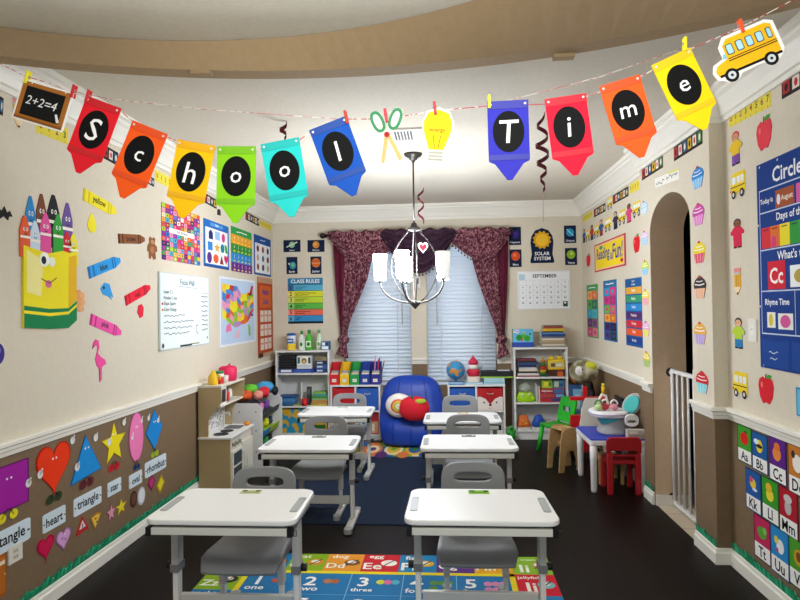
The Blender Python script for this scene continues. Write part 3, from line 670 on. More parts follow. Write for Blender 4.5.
for i, (c, nm) in enumerate((('#d3202a', 'red'), ('#edc01c', 'yellow'), ('#1f9a44', 'green'), ('#1d3c9c', 'blue'), ('#2b2a8c', 'violet blue'))):
    x = -1.275+.1185*i
    o = thing('file_box', '%s magazine file box on the left cube shelf' % nm, 'file box', (x, 7.03, .631), 0, 'row of file boxes')
    pr = [(-.12, 0), (.12, 0), (.12, .245), (.04, .245), (-.12, .12)]
    b = MB()
    for s in (-1, 1): b.prism(pr, s*.052-.0015, s*.052+.0015, c, 'yz')
    b.bx(-.0505, -.12, 0, .0505, -.117, .12, c).bx(-.0505, .117, 0, .0505, .12, .245, c).bx(-.0505, -.117, 0, .0505, .117, .003, c)
    b.build('case', o)
    F = Flat(.05, .036, .001); F.base('#f0eee4').scrib(.15, .85, .55, '#555555', .06, .002); F.put('B', (0, -.1205, .05), 'label_holder', None, None).parent = o
    for k in range(3):
        MB().bx(-.04, -.1+.03*k, .004, .04, -.085+.03*k, .13+.012*k, ['#e8e0d0', '#c9a47a', '#7fa8c0'][k]).build('paper_stack', o)
for k, (dx, dy, tl, c, nm) in enumerate(((-.03, -.06, .02, '#d98ab0', 'pink'), (-.012, -.03, .05, '#8c2f4a', 'maroon'), (.012, -.05, .01, '#c8384a', 'red'), (.03, -.04, .06, '#4a3a5a', 'dark'))):
    o = MB().cyl((0, 0, 0), (tl, 0, .31-.02*k), .006, c, n=8).cyl((tl, 0, .31-.02*k), (tl*1.04, 0, .328-.02*k), .006, '#e6c79a', r1=.0015, n=8).build('pencil', loc=(-.80+dx, 7.075+dy*.5, .637))
    tag(o, '%s pencil sticking up out of the violet blue file box' % nm, 'pencil', 'pencils in the last file box')
# ---- right cube shelf
bin_('royal blue fabric bin in the right cube shelf behind a chair', .043, .328, .336, .25, FB)
o = bin_('red and white fox face fabric bin in the right cube shelf', .352, .637, .336, .25, M('#b8242a', .85))
F = Flat(.28, .245, .001); F.base('#bb2a2e').poly([(0, .0), (0, .62), (.12, .62), (.32, .52), (.5, .26), (.68, .52), (.88, .62), (1, .62), (1, 0)], '#eee4dc', 1).circ(.25, .36, .035, '#2a2020', 2).circ(.75, .36, .035, '#2a2020', 2).ell(.5, .24, .06, .05, '#2a2020', 2).line([(.42, .12), (.5, .08), (.58, .12)], .004, '#c06060', 2)
F.put('B', (0, -.1305, .125), 'fox_face', None, None).parent = o
o['label'] = 'red and white fox face fabric bin in the right cube shelf'
t = thing('globe', 'blue desk globe standing on the right cube shelf', 'globe', (.115, 7.02, .626))
OCEAN = pmat('globe_map', '#2f93c8', '#c98a3c', 13, .35, .53, .57); 
MB().lathe([(0, 0), (.06, 0), (.06, .01), (.02, .02), (.012, .05), (0, .05)], '#3a7ab0', 18).build('stand', t)
MB().ell((0, 0, .155), .108, OCEAN, 24, 14).build('ball', t)
MB().tube([(.118*cos(a), 0, .155+.118*sin(a)) for a in [math.radians(-90+12*i) for i in range(16)]], .004, '#d8d8d8', 6).build('meridian_arm', t)
t = thing('cupcake_toy', 'red and white tiered toy beside the globe', 'toy', (.315, 7.0, .652))
MB().prism(sup(0, 0, .075, .06, 4, 20), -.003, .06, '#e6dccc').build('base', t, bev=.006)
MB().lathe([(.06, .06), (.072, .1), (.07, .135), (.05, .14), (0, .141)], '#c8243c', 16).build('lower_tier', t)
MB().lathe([(.045, .141), (.06, .15), (.062, .18), (.04, .19), (0, .191)], '#f0ece4', 16).build('icing', t)
MB().lathe([(.04, .191), (.058, .205), (.05, .235), (.02, .27), (.0, .3)], '#d0284a', 16).build('upper_tier', t)
for s in (-1, 1): MB().ell((s*.03, -.05, .11), (.016, .012, .014), '#2a1c20', 8, 6).build('button', t)
box('paper_pile', 'pile of blue and white paper under the toy on the right cube shelf', 'paper', .22, .42, 6.925, 7.12, .626, .022, '#bcd6e4')
box('worksheet_pile', 'light blue paper pile at the right end of the cube shelf', 'paper', .43, .66, 6.92, 7.12, .626, .07, '#a9d0dc', band=[(.05, .2, .95, .35, '#8cb8c8')])
box('wave_tray', 'flat blue wavy tray under the globe front', 'tray', .03, .21, 6.905, 6.945, .626, .03, '#3a8ac4', band=[(.05, .5, .95, .85, '#d0e4ee')])
t = thing('laminator', 'long black machine with a lime green edge on the paper pile', 'machine', (.57, 7.03, .697))
MB().prism(rrect(-.17, -.09, .19, .09, .02), .016, .075, '#1b1b1f').build('casing', t, bev=.006); MB().prism(rrect(-.175, -.095, .195, .095, .02), 0, .0155, '#9ac43a').build('edge_strip', t); MB().bx(.02, -.06, .0755, .16, .05, .0775, '#e0e4e8').build('paper_sheet', t)
t = thing('green_toy', 'shiny green knobbly toy on the floor by the right bookcase', 'toy', (.715, 6.87, 0)); GG = M('#2ca83a', .25)
MB().ell((0, 0, .07), (.045, .045, .07), GG).build('body', t)
for a, b, q in ((.03, -.03, .12), (-.03, -.03, .1), (.0, -.035, .16), (.035, .0, .05), (-.035, -.02, .045)): MB().ell((a, b, q), .024, GG, 10, 6).build('knob', t)

# ---- beanbag and pillows
BB = M('#0f3ca4', .45)
prof = [(0, .31, -.20, .19), (.03, .335, -.215, .2), (.12, .345, -.225, .2), (.21, .362, -.205, .2), (.27, .36, -.16, .2), (.305, .36, -.09, .2), (.37, .357, -.035, .2), (.49, .345, -.005, .2), (.6, .315, .02, .2), (.66, .275, .05, .195), (.70, .235, .085, .185), (.73, .16, .12, .17), (.735, .03, .14, .15)]
L = []
for z, hw, yf, yb in prof:
    l = []
    for i in range(40):
        a = 2*PI*i/40; c, s = cos(a), sin(a); rip = 1+.014*sin(9*a+z*9)+.01*sin(17*a-z*14)
        l.append((hw*math.copysign(abs(c)**.8, c)*rip, (yf+yb)/2+(yb-yf)/2*math.copysign(abs(s)**.75, s)*rip, z+.006*sin(11*a)*(z > .05)*(z < .7)))
    L.append(l)
t = thing('beanbag_chair', 'big royal blue beanbag chair under the window', 'beanbag', (-.375, 6.69, .012))
MB().loft(L, BB).build('bag', t, sub=1)
for a in (-.16, 0, .16): MB().tube([(a*1.25, -.222, .06), (a*1.25, -.214, .18), (a*1.2, -.165, .27), (a*1.15, -.075, .325), (a, .0, .52), (a*.9, .03, .62), (a*.8, .085, .695)], .005, M('#122f84', .5), 6).build('seam', t)
RP = [('#f0ece4', 1), ('#d8433c', .86), ('#e88a3a', .74), ('#ecc83c', .62), ('#8cc24a', .5), ('#f0e2c0', .36)]
t = thing('rainbow_cushion', 'round rainbow striped cushion behind the apple cushion', 'cushion', (-.505, 6.555, .45))
for k, (c, s) in enumerate(RP):
    MB().loft([[(.15*s*x, dy*(1 if k else 1), .13*s*zq) for x, zq in sup(0, 0, e, e, 2, 28)] for dy, e in ((.05-.0*k, .8), (.03, 1), (-.02-.006*k, .96), (-.045-.006*k, .6))], c).build('band', t)
t = thing('apple_cushion', 'red apple shaped cushion with green leaf on the beanbag', 'cushion', (-.335, 6.435, .437)); AP = M('#d3182a', .8)
L = []
for k in range(11):
    q = -PI/2+PI*min(max(k/10, .03), .97); r = cos(q)
    L.append([(.165*r*cos(2*PI*i/24), .075*r*sin(2*PI*i/24), .13*sin(q)+(.018*abs(cos(2*PI*i/24))*r if q > 0 else -.01*abs(cos(2*PI*i/24))*r)) for i in range(24)])
MB().loft(L, AP).build('body', t, sub=1)
MB().ell((.07, -.055, .085), (.06, .012, .026), '#b4c83c', 14, 8).build('leaf', t); MB().cyl((-.01, -.03, .1), (-.03, -.04, .15), .012, '#1f6a5a', n=10).build('stalk', t)
# ================================================================== LEFT SIDE: TOY KITCHEN AND TOY ORGANISER
PANEL = M('#b9a276', .5); PANEL2 = M('#dcd6c6', .5)
k = thing('toy_kitchen', 'beige and white wooden toy kitchen against the left wall', 'toy kitchen', (-1.905, 5.19, 0))
w, d = .29, .135      # half length along the wall, half depth; local x = room x, y = room y
MB().bx(-d, -w, 0, d-.006, -w+.014, .44, PANEL).build('side_panel', k); MB().bx(-d, w-.014, 0, d-.006, w, .44, PANEL).build('side_panel', k)
MB().bx(-d-.004, -w-.012, .44, d+.012, w+.012, .458, M('#e8e6e0', .4)).build('countertop', k, bev=.003)
MB().bx(d-.03, -w+.014, .02, d-.01, w-.014, .44, PANEL2).build('front_panel', k)
MB().bx(-d, -w+.014, .0, -d+.01, w-.014, .86, PANEL2).build('back_panel', k)
ov = MB().bx(d-.0095, -w+.03, .05, d+.006, -.02, .33, PANEL2).build('oven_door', k, bev=.002)
MB().bx(d+.0062, -w+.055, .08, d+.009, -.045, .19, '#3a4448').build('oven_window', ov); MB().bx(d+.0062, -w+.055, .21, d+.009, -.045, .31, '#3a4448').build('oven_window', ov)
MB().tube([(d+.006, -.04, .1), (d+.03, -.035, .13), (d+.034, -.035, .2), (d+.03, -.035, .27), (d+.006, -.04, .3)], .007, '#c9c8c4').build('handle', ov)
cb = MB().bx(d-.0095, .0, .05, d+.006, w-.02, .36, PANEL2).build('cupboard_door', k, bev=.002)
MB().tube([(d+.006, .03, .12), (d+.03, .035, .14), (d+.034, .035, .2), (d+.03, .035, .26), (d+.006, .03, .28)], .007, '#c9c8c4').build('handle', cb)
for yy in (-.22, -.15, -.08): MB().cyl((d-.01, yy, .385), (d+.016, yy, .385), .016, '#8a8478', n=12).build('knob', k)
for yy, r in ((-.17, .062), (-.03, .055)): MB().cyl((.01, yy, .458), (.01, yy, .463), r, '#26262a', n=20).build('stove_ring', k)
MB().prism(rrect(-.06, .07, .085, .22, .02), .4582, .462, '#6a6c70').build('sink', k)
MB().tube([(-.085, .145, .46), (-.085, .145, .56), (-.07, .145, .585), (-.035, .145, .585), (-.025, .145, .56)], .008, '#cfcfcf').build('tap', k)
for s in (-1, 1):
    y0 = -w if s < 0 else w-.014
    pr = [(-d, .4582), (-d, .865), (.045, .865), (.06, .85), (.06, .74), (.0, .67), (-.035, .63), (-.05, .59), (-.055, .4582)]
    MB().prism([(x, z) for x, z in pr], -y0-.014, -y0, PANEL, 'xz').build('upper_side', k)
MB().bx(-d, -w-.004, .866, .065, w+.004, .88, PANEL2).build('top_shelf', k); MB().bx(-d+.01, -w+.014, .70, .05, w-.014, .715, PANEL2).build('hood_shelf', k)
MB().bx(.03, -w+.014, .715, .045, -w+.16, .866, '#e6e2d8').build('cupboard_front', k); MB().bx(.0455, -w+.03, .735, .047, -w+.14, .84, '#2c2a2c').build('microwave_window', k)
MB().bx(-d+.0105, -w+.014, .46, -d+.0125, w-.014, .70, pmat('backsplash_print', '#5a5a60', '#e6e4e0', 60, .6, .4, .46)).build('backsplash', k)
def toybit(name, label, mb, loc, cat='toy', group=None): return tag(mb.build(name, loc=loc), label, cat, group)
zk = .8805; kx = -1.94
toybit('toy_bottle', 'yellow plastic toy jug on top of the toy kitchen', MB().lathe([(0, 0), (.035, 0), (.04, .02), (.04, .07), (.02, .1), (.012, .12), (0, .121)], '#e8b91c', 14).tube([(.03, 0, .04), (.06, 0, .05), (.06, 0, .08), (.03, 0, .085)], .006, '#e8b91c', 6), (kx, 4.975, zk))
toybit('toy_can', 'red and white toy can with green top on the toy kitchen', MB().cyl((0,0,0), (0,0,.055), .032, '#d02a2a').cyl((0,0,.055), (0,0,.085), .032, '#ece6da').cyl((0,0,.085), (0,0,.105), .033, '#2f8a4a'), (kx+.02, 5.075, zk))
toybit('toy_pot', 'small white toy cup between the jug and the pink pot', MB().lathe([(0, 0), (.025, 0), (.03, .06), (.026, .06), (.022, .006), (0, .006)], '#e6e2dc', 14), (kx+.035, 5.155, zk))
toybit('toy_pot', 'large pink toy pot on the end of the toy kitchen top', MB().lathe([(0, 0), (.065, 0), (.075, .02), (.078, .11), (.06, .125), (0, .13)], '#e01f56', 20).tube([(.0, -.06, .12), (.03, -.04, .15), (.0, .06, .12)], .006, '#e01f56', 6), (kx+.01, 5.295, zk))
toybit('toy_jar', 'red toy jar inside the upper shelf of the toy kitchen', MB().lathe([(0, 0), (.026, 0), (.028, .07), (.015, .09), (0, .095)], '#c9382e', 14), (-1.91, 5.195, .7155))
toybit('toy_jar', 'white toy jar inside the upper shelf of the toy kitchen', MB().lathe([(0, 0), (.022, 0), (.024, .06), (.018, .09), (0, .1)], '#e4e0da', 14), (-1.91, 5.275, .7155))
toybit('toy_food', 'small orange toy food lump beside the toy sink', MB().ell((0,0,.02), (.03, .022, .02), '#e8902a', 12, 8), (-1.80, 5.405, .4582))
# organiser
o = thing('toy_organiser', 'white toy organiser with sloping bins beyond the toy kitchen', 'organiser', (-1.90, 6.06, 0))
OW = M('#e3e2de', .45); od, ow = .15, .36
for s in (-1, 1):
    y0 = -ow if s < 0 else ow-.018
    MB().prism([(-od, 0), (od, 0), (od, .56), (od-.05, .61), (-od, .61)], -y0-.018, -y0, OW, 'xz').build('side_panel', o)
    for q in (-.07, .09):
        for zq in (.15, .35, .53): MB().cyl((q, -ow-.003 if s < 0 else ow-.001, zq), (q, -ow+.001 if s < 0 else ow+.003, zq), .007, '#6a6a6a', n=8).build('screw_cap', o) if s < 0 else None
BINC = ['#d9762a', '#2a86c4', '#a8c42a', '#c8322c']
for r, zq in enumerate((.06, .24, .42)):
    for c in range(2):
        y0 = -ow+.02+c*.345
        b = MB(); pr = [(-.11, zq+.10), (.11, zq+.02), (.13, zq+.08), (.128, zq+.082), (.107, zq+.026), (-.107, zq+.105), (-.118, zq+.19), (-.122, zq+.19)]
        b.prism(pr, -y0-.335, -y0-.0, M('#3c3e42') if r != 1 else M(BINC[(r+c) % 4]), 'xz'); b.build('bin_tray', o)
def cloth(label, x, y, z, rx, ry, rz, c, name='toy_cloth', cat='cloth'):
    L = []
    for k in range(9):
        t = -PI/2+PI*min(max(k/8, .03), .97)
        L.append([(rx*cos(t)*cos(2*PI*i/18)*(1+.16*sin(5*2*PI*i/18+k)), ry*cos(t)*sin(2*PI*i/18)*(1+.14*sin(4*2*PI*i/18+k*2)), rz*sin(t)*(1+.15*sin(3*2*PI*i/18+k))) for i in range(18)])
    return tag(MB().loft(L, c).build(name, loc=(x, y, z), sub=1), label, cat)
zo = .64
cloth('orange crumpled costume cloth at the near end of the organiser top', -1.955, 5.820, zo+.03, .075, .085, .05, '#d9551f')
cloth('bright green cloth on top of the toy organiser', -1.945, 5.96, zo+.07, .085, .06, .05, '#5cb82a')
cloth('red cloth hanging over the organiser front', -1.825, 6.010, zo+.035, .06, .085, .055, '#d01f2e')
cloth('sky blue cloth at the far end of the organiser top', -1.895, 6.270, zo+.05, .10, .12, .06, '#3fa0d4')
cloth('black mask on the front of the blue cloth', -1.770, 6.230, zo+.02, .03, .06, .045, '#18181c', 'mask', 'mask')
cloth('pale pink bundle on the orange costume cloth', -1.830, 5.840, zo+.03, .05, .06, .045, '#d98a7c')
cloth('dark grey cloth roll on the back of the organiser top', -1.965, 6.080, zo+.05, .055, .05, .045, '#3a3240')
for lab, y, zq, r, c in (('purple plush toy in the top bin of the organiser', 6.190, .42, .046, '#7a4a9c'), ('pink plush toy in the top bin of the organiser', 5.990, .42, .046, '#d98ab8'), ('white plush toy in the top bin of the organiser', 5.820, .42, .046, '#e2d8dc'),
                        ('yellow toy in the middle bin of the organiser', 6.170, .24, .044, '#d8d22a'), ('lime toy in the middle bin of the organiser', 5.970, .24, .044, '#a0c42a'), ('dark blue toy in the middle bin of the organiser', 6.310, .24, .042, '#26305c'),
                        ('green toy in the lowest bin of the organiser', 6.150, .06, .044, '#2f9a4a'), ('black toy in the lowest bin of the organiser', 6.290, .06, .042, '#202024')):
    toybit('bin_toy', lab, MB().ell((0,0,0), (r, r*1.1, r*.8), c, 14, 8).ell((r*.3, r*.5, r*.7), r*.5, c, 10, 6).ell((r*.3, -r*.5, r*.7), r*.45, c, 10, 6), (-1.90+.035, y, zq+.053+r))

# ================================================================== RIGHT CORNER
# kids' table
t = thing('kids_table', 'small play table with blue top and white legs', 'table', (1.365, 5.245, 0))
TW, TD, TH = .225, .275, .43; TWH = M('#e6e4e2', .4)
MB().prism(rrect(-TW, -TD, TW, TD, .03), TH-.05, TH-.012, TWH).build('apron', t, bev=.004)
MB().prism(rrect(-TW+.006, -TD+.006, TW-.006, TD-.006, .028), TH-.0118, TH, M('#1c36b0', .4)).build('tabletop', t, bev=.003)
for sx in (-1, 1):
    for sy in (-1, 1):
        MB().lathe([(0, 0), (.02, 0), (.024, .02), (.028, .26), (.03, .27), (.03, TH-.0505), (0, TH-.05)], TWH, 16, (sx*(TW-.034), sy*(TD-.034), 0)).build('leg', t)
RED = M('#b01a22', .4)
c = thing('red_chair', 'red plastic toddler chair pushed up to the blue play table', 'chair', (1.395, 5.055, 0))
MB().prism(rrect(-.128, -.10, .128, .13, .03), .235, .265, RED).build('seat', c, bev=.006)
b = MB().ring(rrect(-.135, .30, .135, .455, .04, 10), rrect(-.10, .315, .10, .345, .012, 10), -.012, .012, RED).xf(lambda p: Vector((p.x, p.y-.105-(p.z-.3)*.08, p.z))); b.build('backrest', c, bev=.006)
for s in (-1, 1):
    MB().bx(s*.108-.021, -.125, 0, s*.108+.021, -.085, .32, RED).build('leg', c, bev=.006); MB().bx(s*.105-.02, .09, 0, s*.105+.02, .128, .236, RED).build('leg', c, bev=.006)
# booster seat with tray
s = thing('booster_seat', 'white and grey baby activity seat with teal backrest on the table', 'baby seat', (1.395, 5.24, TH+.0005))
G1 = M('#a9a8a6', .4); TEAL = M('#4cc4c0', .5); WH2 = M('#e9e7ea', .35)
MB().loft([[(a, b2, z) for a, b2 in sup(0, 0, rx, ry, 2.6, 28)] for z, rx, ry in ((0, .125, .13), (.02, .13, .135), (.07, .10, .11), (.125, .095, .10), (.13, .09, .095))], G1).build('base', s)
MB().loft([[(a-.03, b2, z) for a, b2 in sup(0, 0, rx, ry, 2.2, 28)] for z, rx, ry in ((.075, .07, .09), (.11, .095, .105), (.14, .1, .11))], TEAL).build('seat_insert', s)
MB().loft([[(a-.04, b2, z) for a, b2 in sup(0, 0, rx, ry, 2.6, 32)] for z, rx, ry in ((.14, .13, .14), (.146, .15, .16), (.165, .154, .164), (.185, .15, .16), (.192, .137, .147))], WH2).build('tray', s)
MB().loft([[(a-.04, b2, z) for a, b2 in sup(0, 0, rx, ry, 2.6, 32)] for z, rx, ry in ((.1655, .1555, .1655), (.172, .1555, .1655))], '#9a8ab4').build('tray_trim', s)
def padloop(cx_, cz_, rx, rz, y):
    return [(cx_+a*rx*.8+.35*b3*rz+y*.6, -.02+y-a*rx*.55, cz_+b3*rz) for a, b3 in sup(0, 0, 1, 1, 2.2, 24)]
MB().loft([padloop(.145, .235, .072, .085, .012), padloop(.145, .235, .08, .092, .02), padloop(.145, .235, .08, .092, .04), padloop(.145, .235, .07, .082, .05)], M('#b9b7b4', .4)).build('backrest', s)
MB().loft([padloop(.143, .235, .060, .072, .0), padloop(.143, .235, .064, .076, .0115)], TEAL).build('back_pad', s)
MB().ring([(x+.10, z+.135) for x, z in sup(0, 0, .055, .05, 2.4, 28)], [(x+.10, z+.125) for x, z in sup(0, 0, .034, .012, 2.6, 28)], .165, .19, WH2).build('handle', s, bev=.004)
for nm, dx, dy, c1 in (('red and white', -.06, -.03, '#c83a4a'), ('pink', .02, -.06, '#d98a9a'), ('green', -.13, -.06, '#b9d48a')):
    q = MB().ell((0, 0, .028), (.034, .03, .028), c1, 14, 8).tube([(.028*cos(a), 0, .05+.035*sin(a)) for a in [PI*i/10 for i in range(11)]], .008, '#f0e6e4' if nm != 'green' else '#5a9a4a', 8)
    toybit('tray_toy', '%s toy sitting on the white activity tray' % nm, q, (1.395-.04+dx*.85+.02, 5.24+dy*.85, TH+.1935))
toybit('toy_loop', 'tall white and red looped toy on the activity tray', MB().tube([(-.03, 0, .0), (-.035, 0, .06), (-.01, 0, .1), (.02, 0, .09), (.035, 0, .04), (.04, 0, .0)], .012, '#e6ded8', 8).tube([(-.022, -.004, .04), (-.004, -.004, .075), (.02, -.004, .05)], .012, '#c0243c', 8), (1.34, 5.33, TH+.206))
box('picture_box', 'grey and white printed box on the table behind the red chair', 'box', 1.44, 1.575, 4.985, 5.045, TH+.0005, .07, '#c4bcb2', band=[(.03, .1, .97, .5, '#a89c92'), (.1, .6, .6, .9, '#e8e2da')])
# green chair
GRN = M('#27b52a', .35)
c = thing('green_chair', 'bright green plastic toddler chair turned sideways by the bookcase', 'chair', (1.13, 6.40, 0), -PI/2+.45)
MB().prism(rrect(-.125, -.13, .125, .12, .03), .255, .285, GRN).build('seat', c, bev=.008)
# local -y is the front of the chair
b = MB().ring(rrect(-.13, .30, .13, .55, .06, 10), rrect(-.06, .40, .06, .45, .02, 10), -.014, .014, GRN).xf(lambda p: Vector((p.x, p.y+.10+(p.z-.28)*.28, p.z))); b.build('backrest', c, bev=.008)
for s_ in (-1, 1):
    MB().cyl((s_*.1, .1, .28), (s_*.1, .125, .36), .016, GRN).build('back_post', c)
    for q in (-.1, .09): MB().cyl((s_*.10, q, .26), (s_*.128, q*1.35, 0), .026, GRN, r1=.021).build('leg', c)
# cardboard stool shapes
WD = pmat('birch_plywood', '#b08a58', '#bd9866', 20, .6, stretch=(1, 1, 8))
t = thing('plywood_stool', 'plywood toddler stool with cut-out sides beside the blue table', 'stool', (1.08, 5.70, 0), .4)
for y0 in (-.10, .09):
    MB().prism([(-.13, 0), (-.075, 0), (-.06, .13), (-.03, .19), (.03, .19), (.055, .10), (.07, 0), (.13, 0), (.11, .25), (.09, .36), (.05, .395), (-.05, .395), (-.09, .36), (-.11, .25)], -y0-.014, -y0, WD, 'xz').build('side_panel', t, bev=.003)
MB().bx(-.07, -.086, .365, .07, .09, .383, WD).build('seat', t); MB().bx(-.02, -.086, .22, .02, .09, .235, WD).build('cross_bar', t)
t = thing('wooden_chair', 'small plain wooden chair mostly hidden under the blue table', 'chair', (1.37, 5.33, 0)); PW = M('#c19a5a', .5)
MB().bx(-.1, -.11, .20, .1, .11, .22, PW).build('seat', t)
for sx in (-.09, .09):
    for sy in (-.1, .1): MB().bx(sx-.011, sy-.011, 0, sx+.011, sy+.011, .1995, PW).build('leg', t)
# easel, red hoop stand, balloon
t = thing('wooden_easel', 'white edged wooden child easel behind the activity seat', 'easel', (1.33, 5.73, 0), .0)
for s_ in (-1, 1): MB().tube([(s_*.14, -.05, 0), (s_*.07, .0, .56)], .016, '#dcd2bc', 8).build('leg', t); MB().tube([(s_*.12, .12, 0), (s_*.06, .02, .54)], .012, PW, 8).build('rear_leg', t)
MB().loft([[(x, y+.004*z, z) for x, y in ((-w_, -.03), (w_, -.03), (w_, -.01), (-w_, -.01))] for z, w_ in ((.3, .13), (.62, .07), (.65, .05))], M('#d8d2c4', .5), smooth=False).build('board', t)
REDP = M('#c4161e', .4)
t = thing('hoop_stand', 'red plastic toy stand with cross bar in the right corner', 'stand', (1.37, 6.14, 0))
MB().bx(-.14, -.06, 0, .14, .08, .06, '#241a1c').build('base', t); MB().bx(-.022, -.02, .06, .022, .02, .70, REDP).build('post', t, bev=.005)
MB().bx(-.15, -.03, .565, .19, .03, .60, REDP).build('cross_bar', t, bev=.005); MB().bx(-.15, -.028, .30, -.02, .02, .42, REDP).build('side_panel', t, bev=.004)
MB().cyl((.175, 0, .6), (.175, 0, .70), .018, '#e8b81c').cyl((.175, 0, .70), (.175, 0, .73), .015, '#e2d83a').build('marker_cap', t)
FOIL = pmat('foil_print', '#6f6a5c', '#b9a83c', 7, .18, .42, .6); 
t = thing('foil_balloon', 'round shiny printed foil balloon above the red stand', 'balloon', (1.395, 6.30, .83))
MB().ell((0, 0, 0), (.145, .09, .118), pmat('foil_print_grey', '#6b6448', '#c6c2a4', 9, .2, .4, .6, detail=1), 28, 14).build('envelope', t)
MB().ell((.05, -.035, .055), (.075, .05, .05), '#c2c22a', 18, 10).build('yellow_panel', t); MB().ell((-.05, -.055, .01), (.05, .035, .055), '#cfcac4', 16, 10).build('face_panel', t)
MB().ell((0, -.075, -.02), (.02, .012, .03), '#d8c22a', 10, 8).build('yellow_patch', t); MB().ell((-.03, -.085, .03), (.008, .004, .012), '#1c1a1a', 8, 6).build('dark_spot', t); MB().tube([(-.02, -.02, -.13), (-.02, .0, -.2)], .004, '#c9c9c9', 6).build('tail', t)
cloth('brown plush toy peeping out beside the foil balloon', 1.43, 6.85, .715, .06, .06, .075, '#a8682a', 'plush_toy', 'plush toy')
t = thing('toy_crate', 'blue crate standing behind the green chair', 'crate', (1.11, 6.82, 0)) if False else None
box('blue_crate', 'tall blue crate behind the green chair with the plush toy on it', 'crate', 1.37, 1.49, 6.78, 6.93, 0, .62, '#2a5c94', band=[(.1, .5, .9, .95, '#7fb0cc'), (.3, .6, .7, .85, '#d8e2e6')])
cloth('black cloth bag slumped on the floor behind the plywood stool', 1.13, 6.08, .15, .09, .1, .15, '#17151a', 'cloth_bag', 'bag')
cloth('black backpack leaning in the right corner', 1.515, 6.55, .34, .075, .12, .34, '#1a1719', 'backpack', 'bag')
box('dark_case', 'tall dark case standing by the right wall behind the table', 'case', 1.572, 1.598, 5.60, 5.85, 0, .66, '#1e1b1d')

# ================================================================== SAFETY GATE in the archway
GW = M('#e9e6e4', .35); gx = 1.675
g = thing('safety_gate', 'white metal baby safety gate across the archway', 'gate', (gx, 0, .003))
ya, yb = AY0+.035, AY1-.035; GH = 1.02
fr = MB()
fr.tube([(0, yb, .03), (0, yb, GH)], .014, GW).tube([(0, ya, .03), (0, ya, GH)], .014, GW).bx(-.012, ya, .02, .012, yb, .045, GW).bx(-.012, ya, GH-.03, .012, yb, GH-.005, GW); fr.build('frame', g)
n = 7
for i in range(1, n): 
    y = ya+(yb-ya)*i/n; MB().cyl((0, y, .045), (0, y, GH-.03), .0085, GW, n=10).build('bar', g)
for z in (.06, GH-.03):
    for y, e in ((yb, AY1), (ya, AY0)): MB().cyl((0, y+(.012 if e > y else -.012), z), (0, e-(.008 if e > y else -.008), z), .008, '#2a2a2c', n=10).cyl((0, e-(.012 if e > y else -.012), z), (0, e-(.001 if e > y else -.001), z), .034, '#242224', n=16).cyl((0, e-(.014 if e > y else -.014), z), (0, e-(.0125 if e > y else -.0125), z), .018, '#e8e6e2', n=12).build('wall_cup', g)
lt = MB().bx(-.02, ya+.02, GH-.02, .02, ya+.26, GH+.035, GW).build('latch', g, bev=.004); MB().bx(-.0225, ya+.10, GH, -.0205, ya+.2, GH+.02, '#3c68a8').build('latch_button', lt)
# ================================================================== WALL DECOR
def heart(n=36):
    p = []
    for i in range(n):
        t = 2*PI*i/n; p.append((.5+.5*sin(t)**3, (13*cos(t)-5*cos(2*t)-2*cos(3*t)-cos(4*t)+17)/29.5))
    return p
def star(): return [(.5+(.5 if i % 2 == 0 else .22)*1.04*sin(PI*i/5), .47+(.5 if i % 2 == 0 else .22)*1.06*cos(PI*i/5)) for i in range(10)]
def grow(pts, k=1.06): return [(.5+(x-.5)*k, .5+(y-.5)*k) for x, y in pts]
def oval(n=28): return sup(.5, .5, .5, .5, 2, n)
def axisflat(wall, p0, p1, h, t=.003):
    A, B = wpt(wall, *p0), wpt(wall, *p1); a, b, n = AXES[PLN[wall][0]]
    d = B-A; F = Flat(d.length, h, t); F.c = (A+B)/2; F.ori = PLN[wall][0]; F.rot = math.atan2(d.dot(b), d.dot(a)); return F
def stickr(F, *k): return F.put(F.ori, F.c, *k, rot=F.rot)
INK = '#1d1a1a'
# ---- colour crayons on the left wall
def crayon(p0, p1, h, c, dk, word, name):
    F = axisflat('L', p0, p1, h)
    F.base(c, [(0, .08), (.8, .08), (1, .34), (1, .66), (.8, .92), (0, .92)])
    F.rect(.0, .08, .05, .92, dk).rect(.13, .08, .17, .92, dk).rect(.72, .08, .76, .92, dk).rect(.2, .2, .7, .8, c, 2).poly([(.8, .08), (.83, .12), (.83, .88), (.8, .92)], dk)
    F.text(word, .45, .5, .42, INK, 3, .42)
    return stickr(F, 'crayon_sticker', '%s paper crayon reading %s stuck on the left wall' % (name, word), 'sticker', 'colour crayons on the left wall')
crayon((83, 194), (116, 212), .088, '#f2e230', '#d6c41c', 'yellow', 'yellow')
crayon((145, 239), (118, 238.5), .085, '#7a4426', '#4c2814', 'brown', 'brown') if False else crayon((118, 238.5), (144.5, 239.5), .075, '#8a5230', '#4c2814', 'brown', 'brown')
crayon((88, 273), (120, 260), .085, '#2f9be0', '#1a6cb0', 'blue', 'blue')
crayon((125, 301), (150, 287), .08, '#e5243c', '#b0142a', 'red', 'red')
crayon((90, 319), (121, 333), .08, '#f05aa8', '#c02f80', 'pink', 'pink')
def blob(box_, pts, c, name, label, cat='sticker', extra=()):
    F = onwall('L', box_); F.base(c, pts)
    for e in extra: getattr(F, e[0])(*e[1:])
    return stick(F, name, label, cat)
blob((87, 96, 213, 233), [(.5, 1), (.75, .8), (1, .4), (.9, .12), (.5, 0), (.15, .1), (0, .38), (.25, .8)], '#efe02c', 'pear_sticker', 'yellow pear shaped sticker under the yellow crayon')
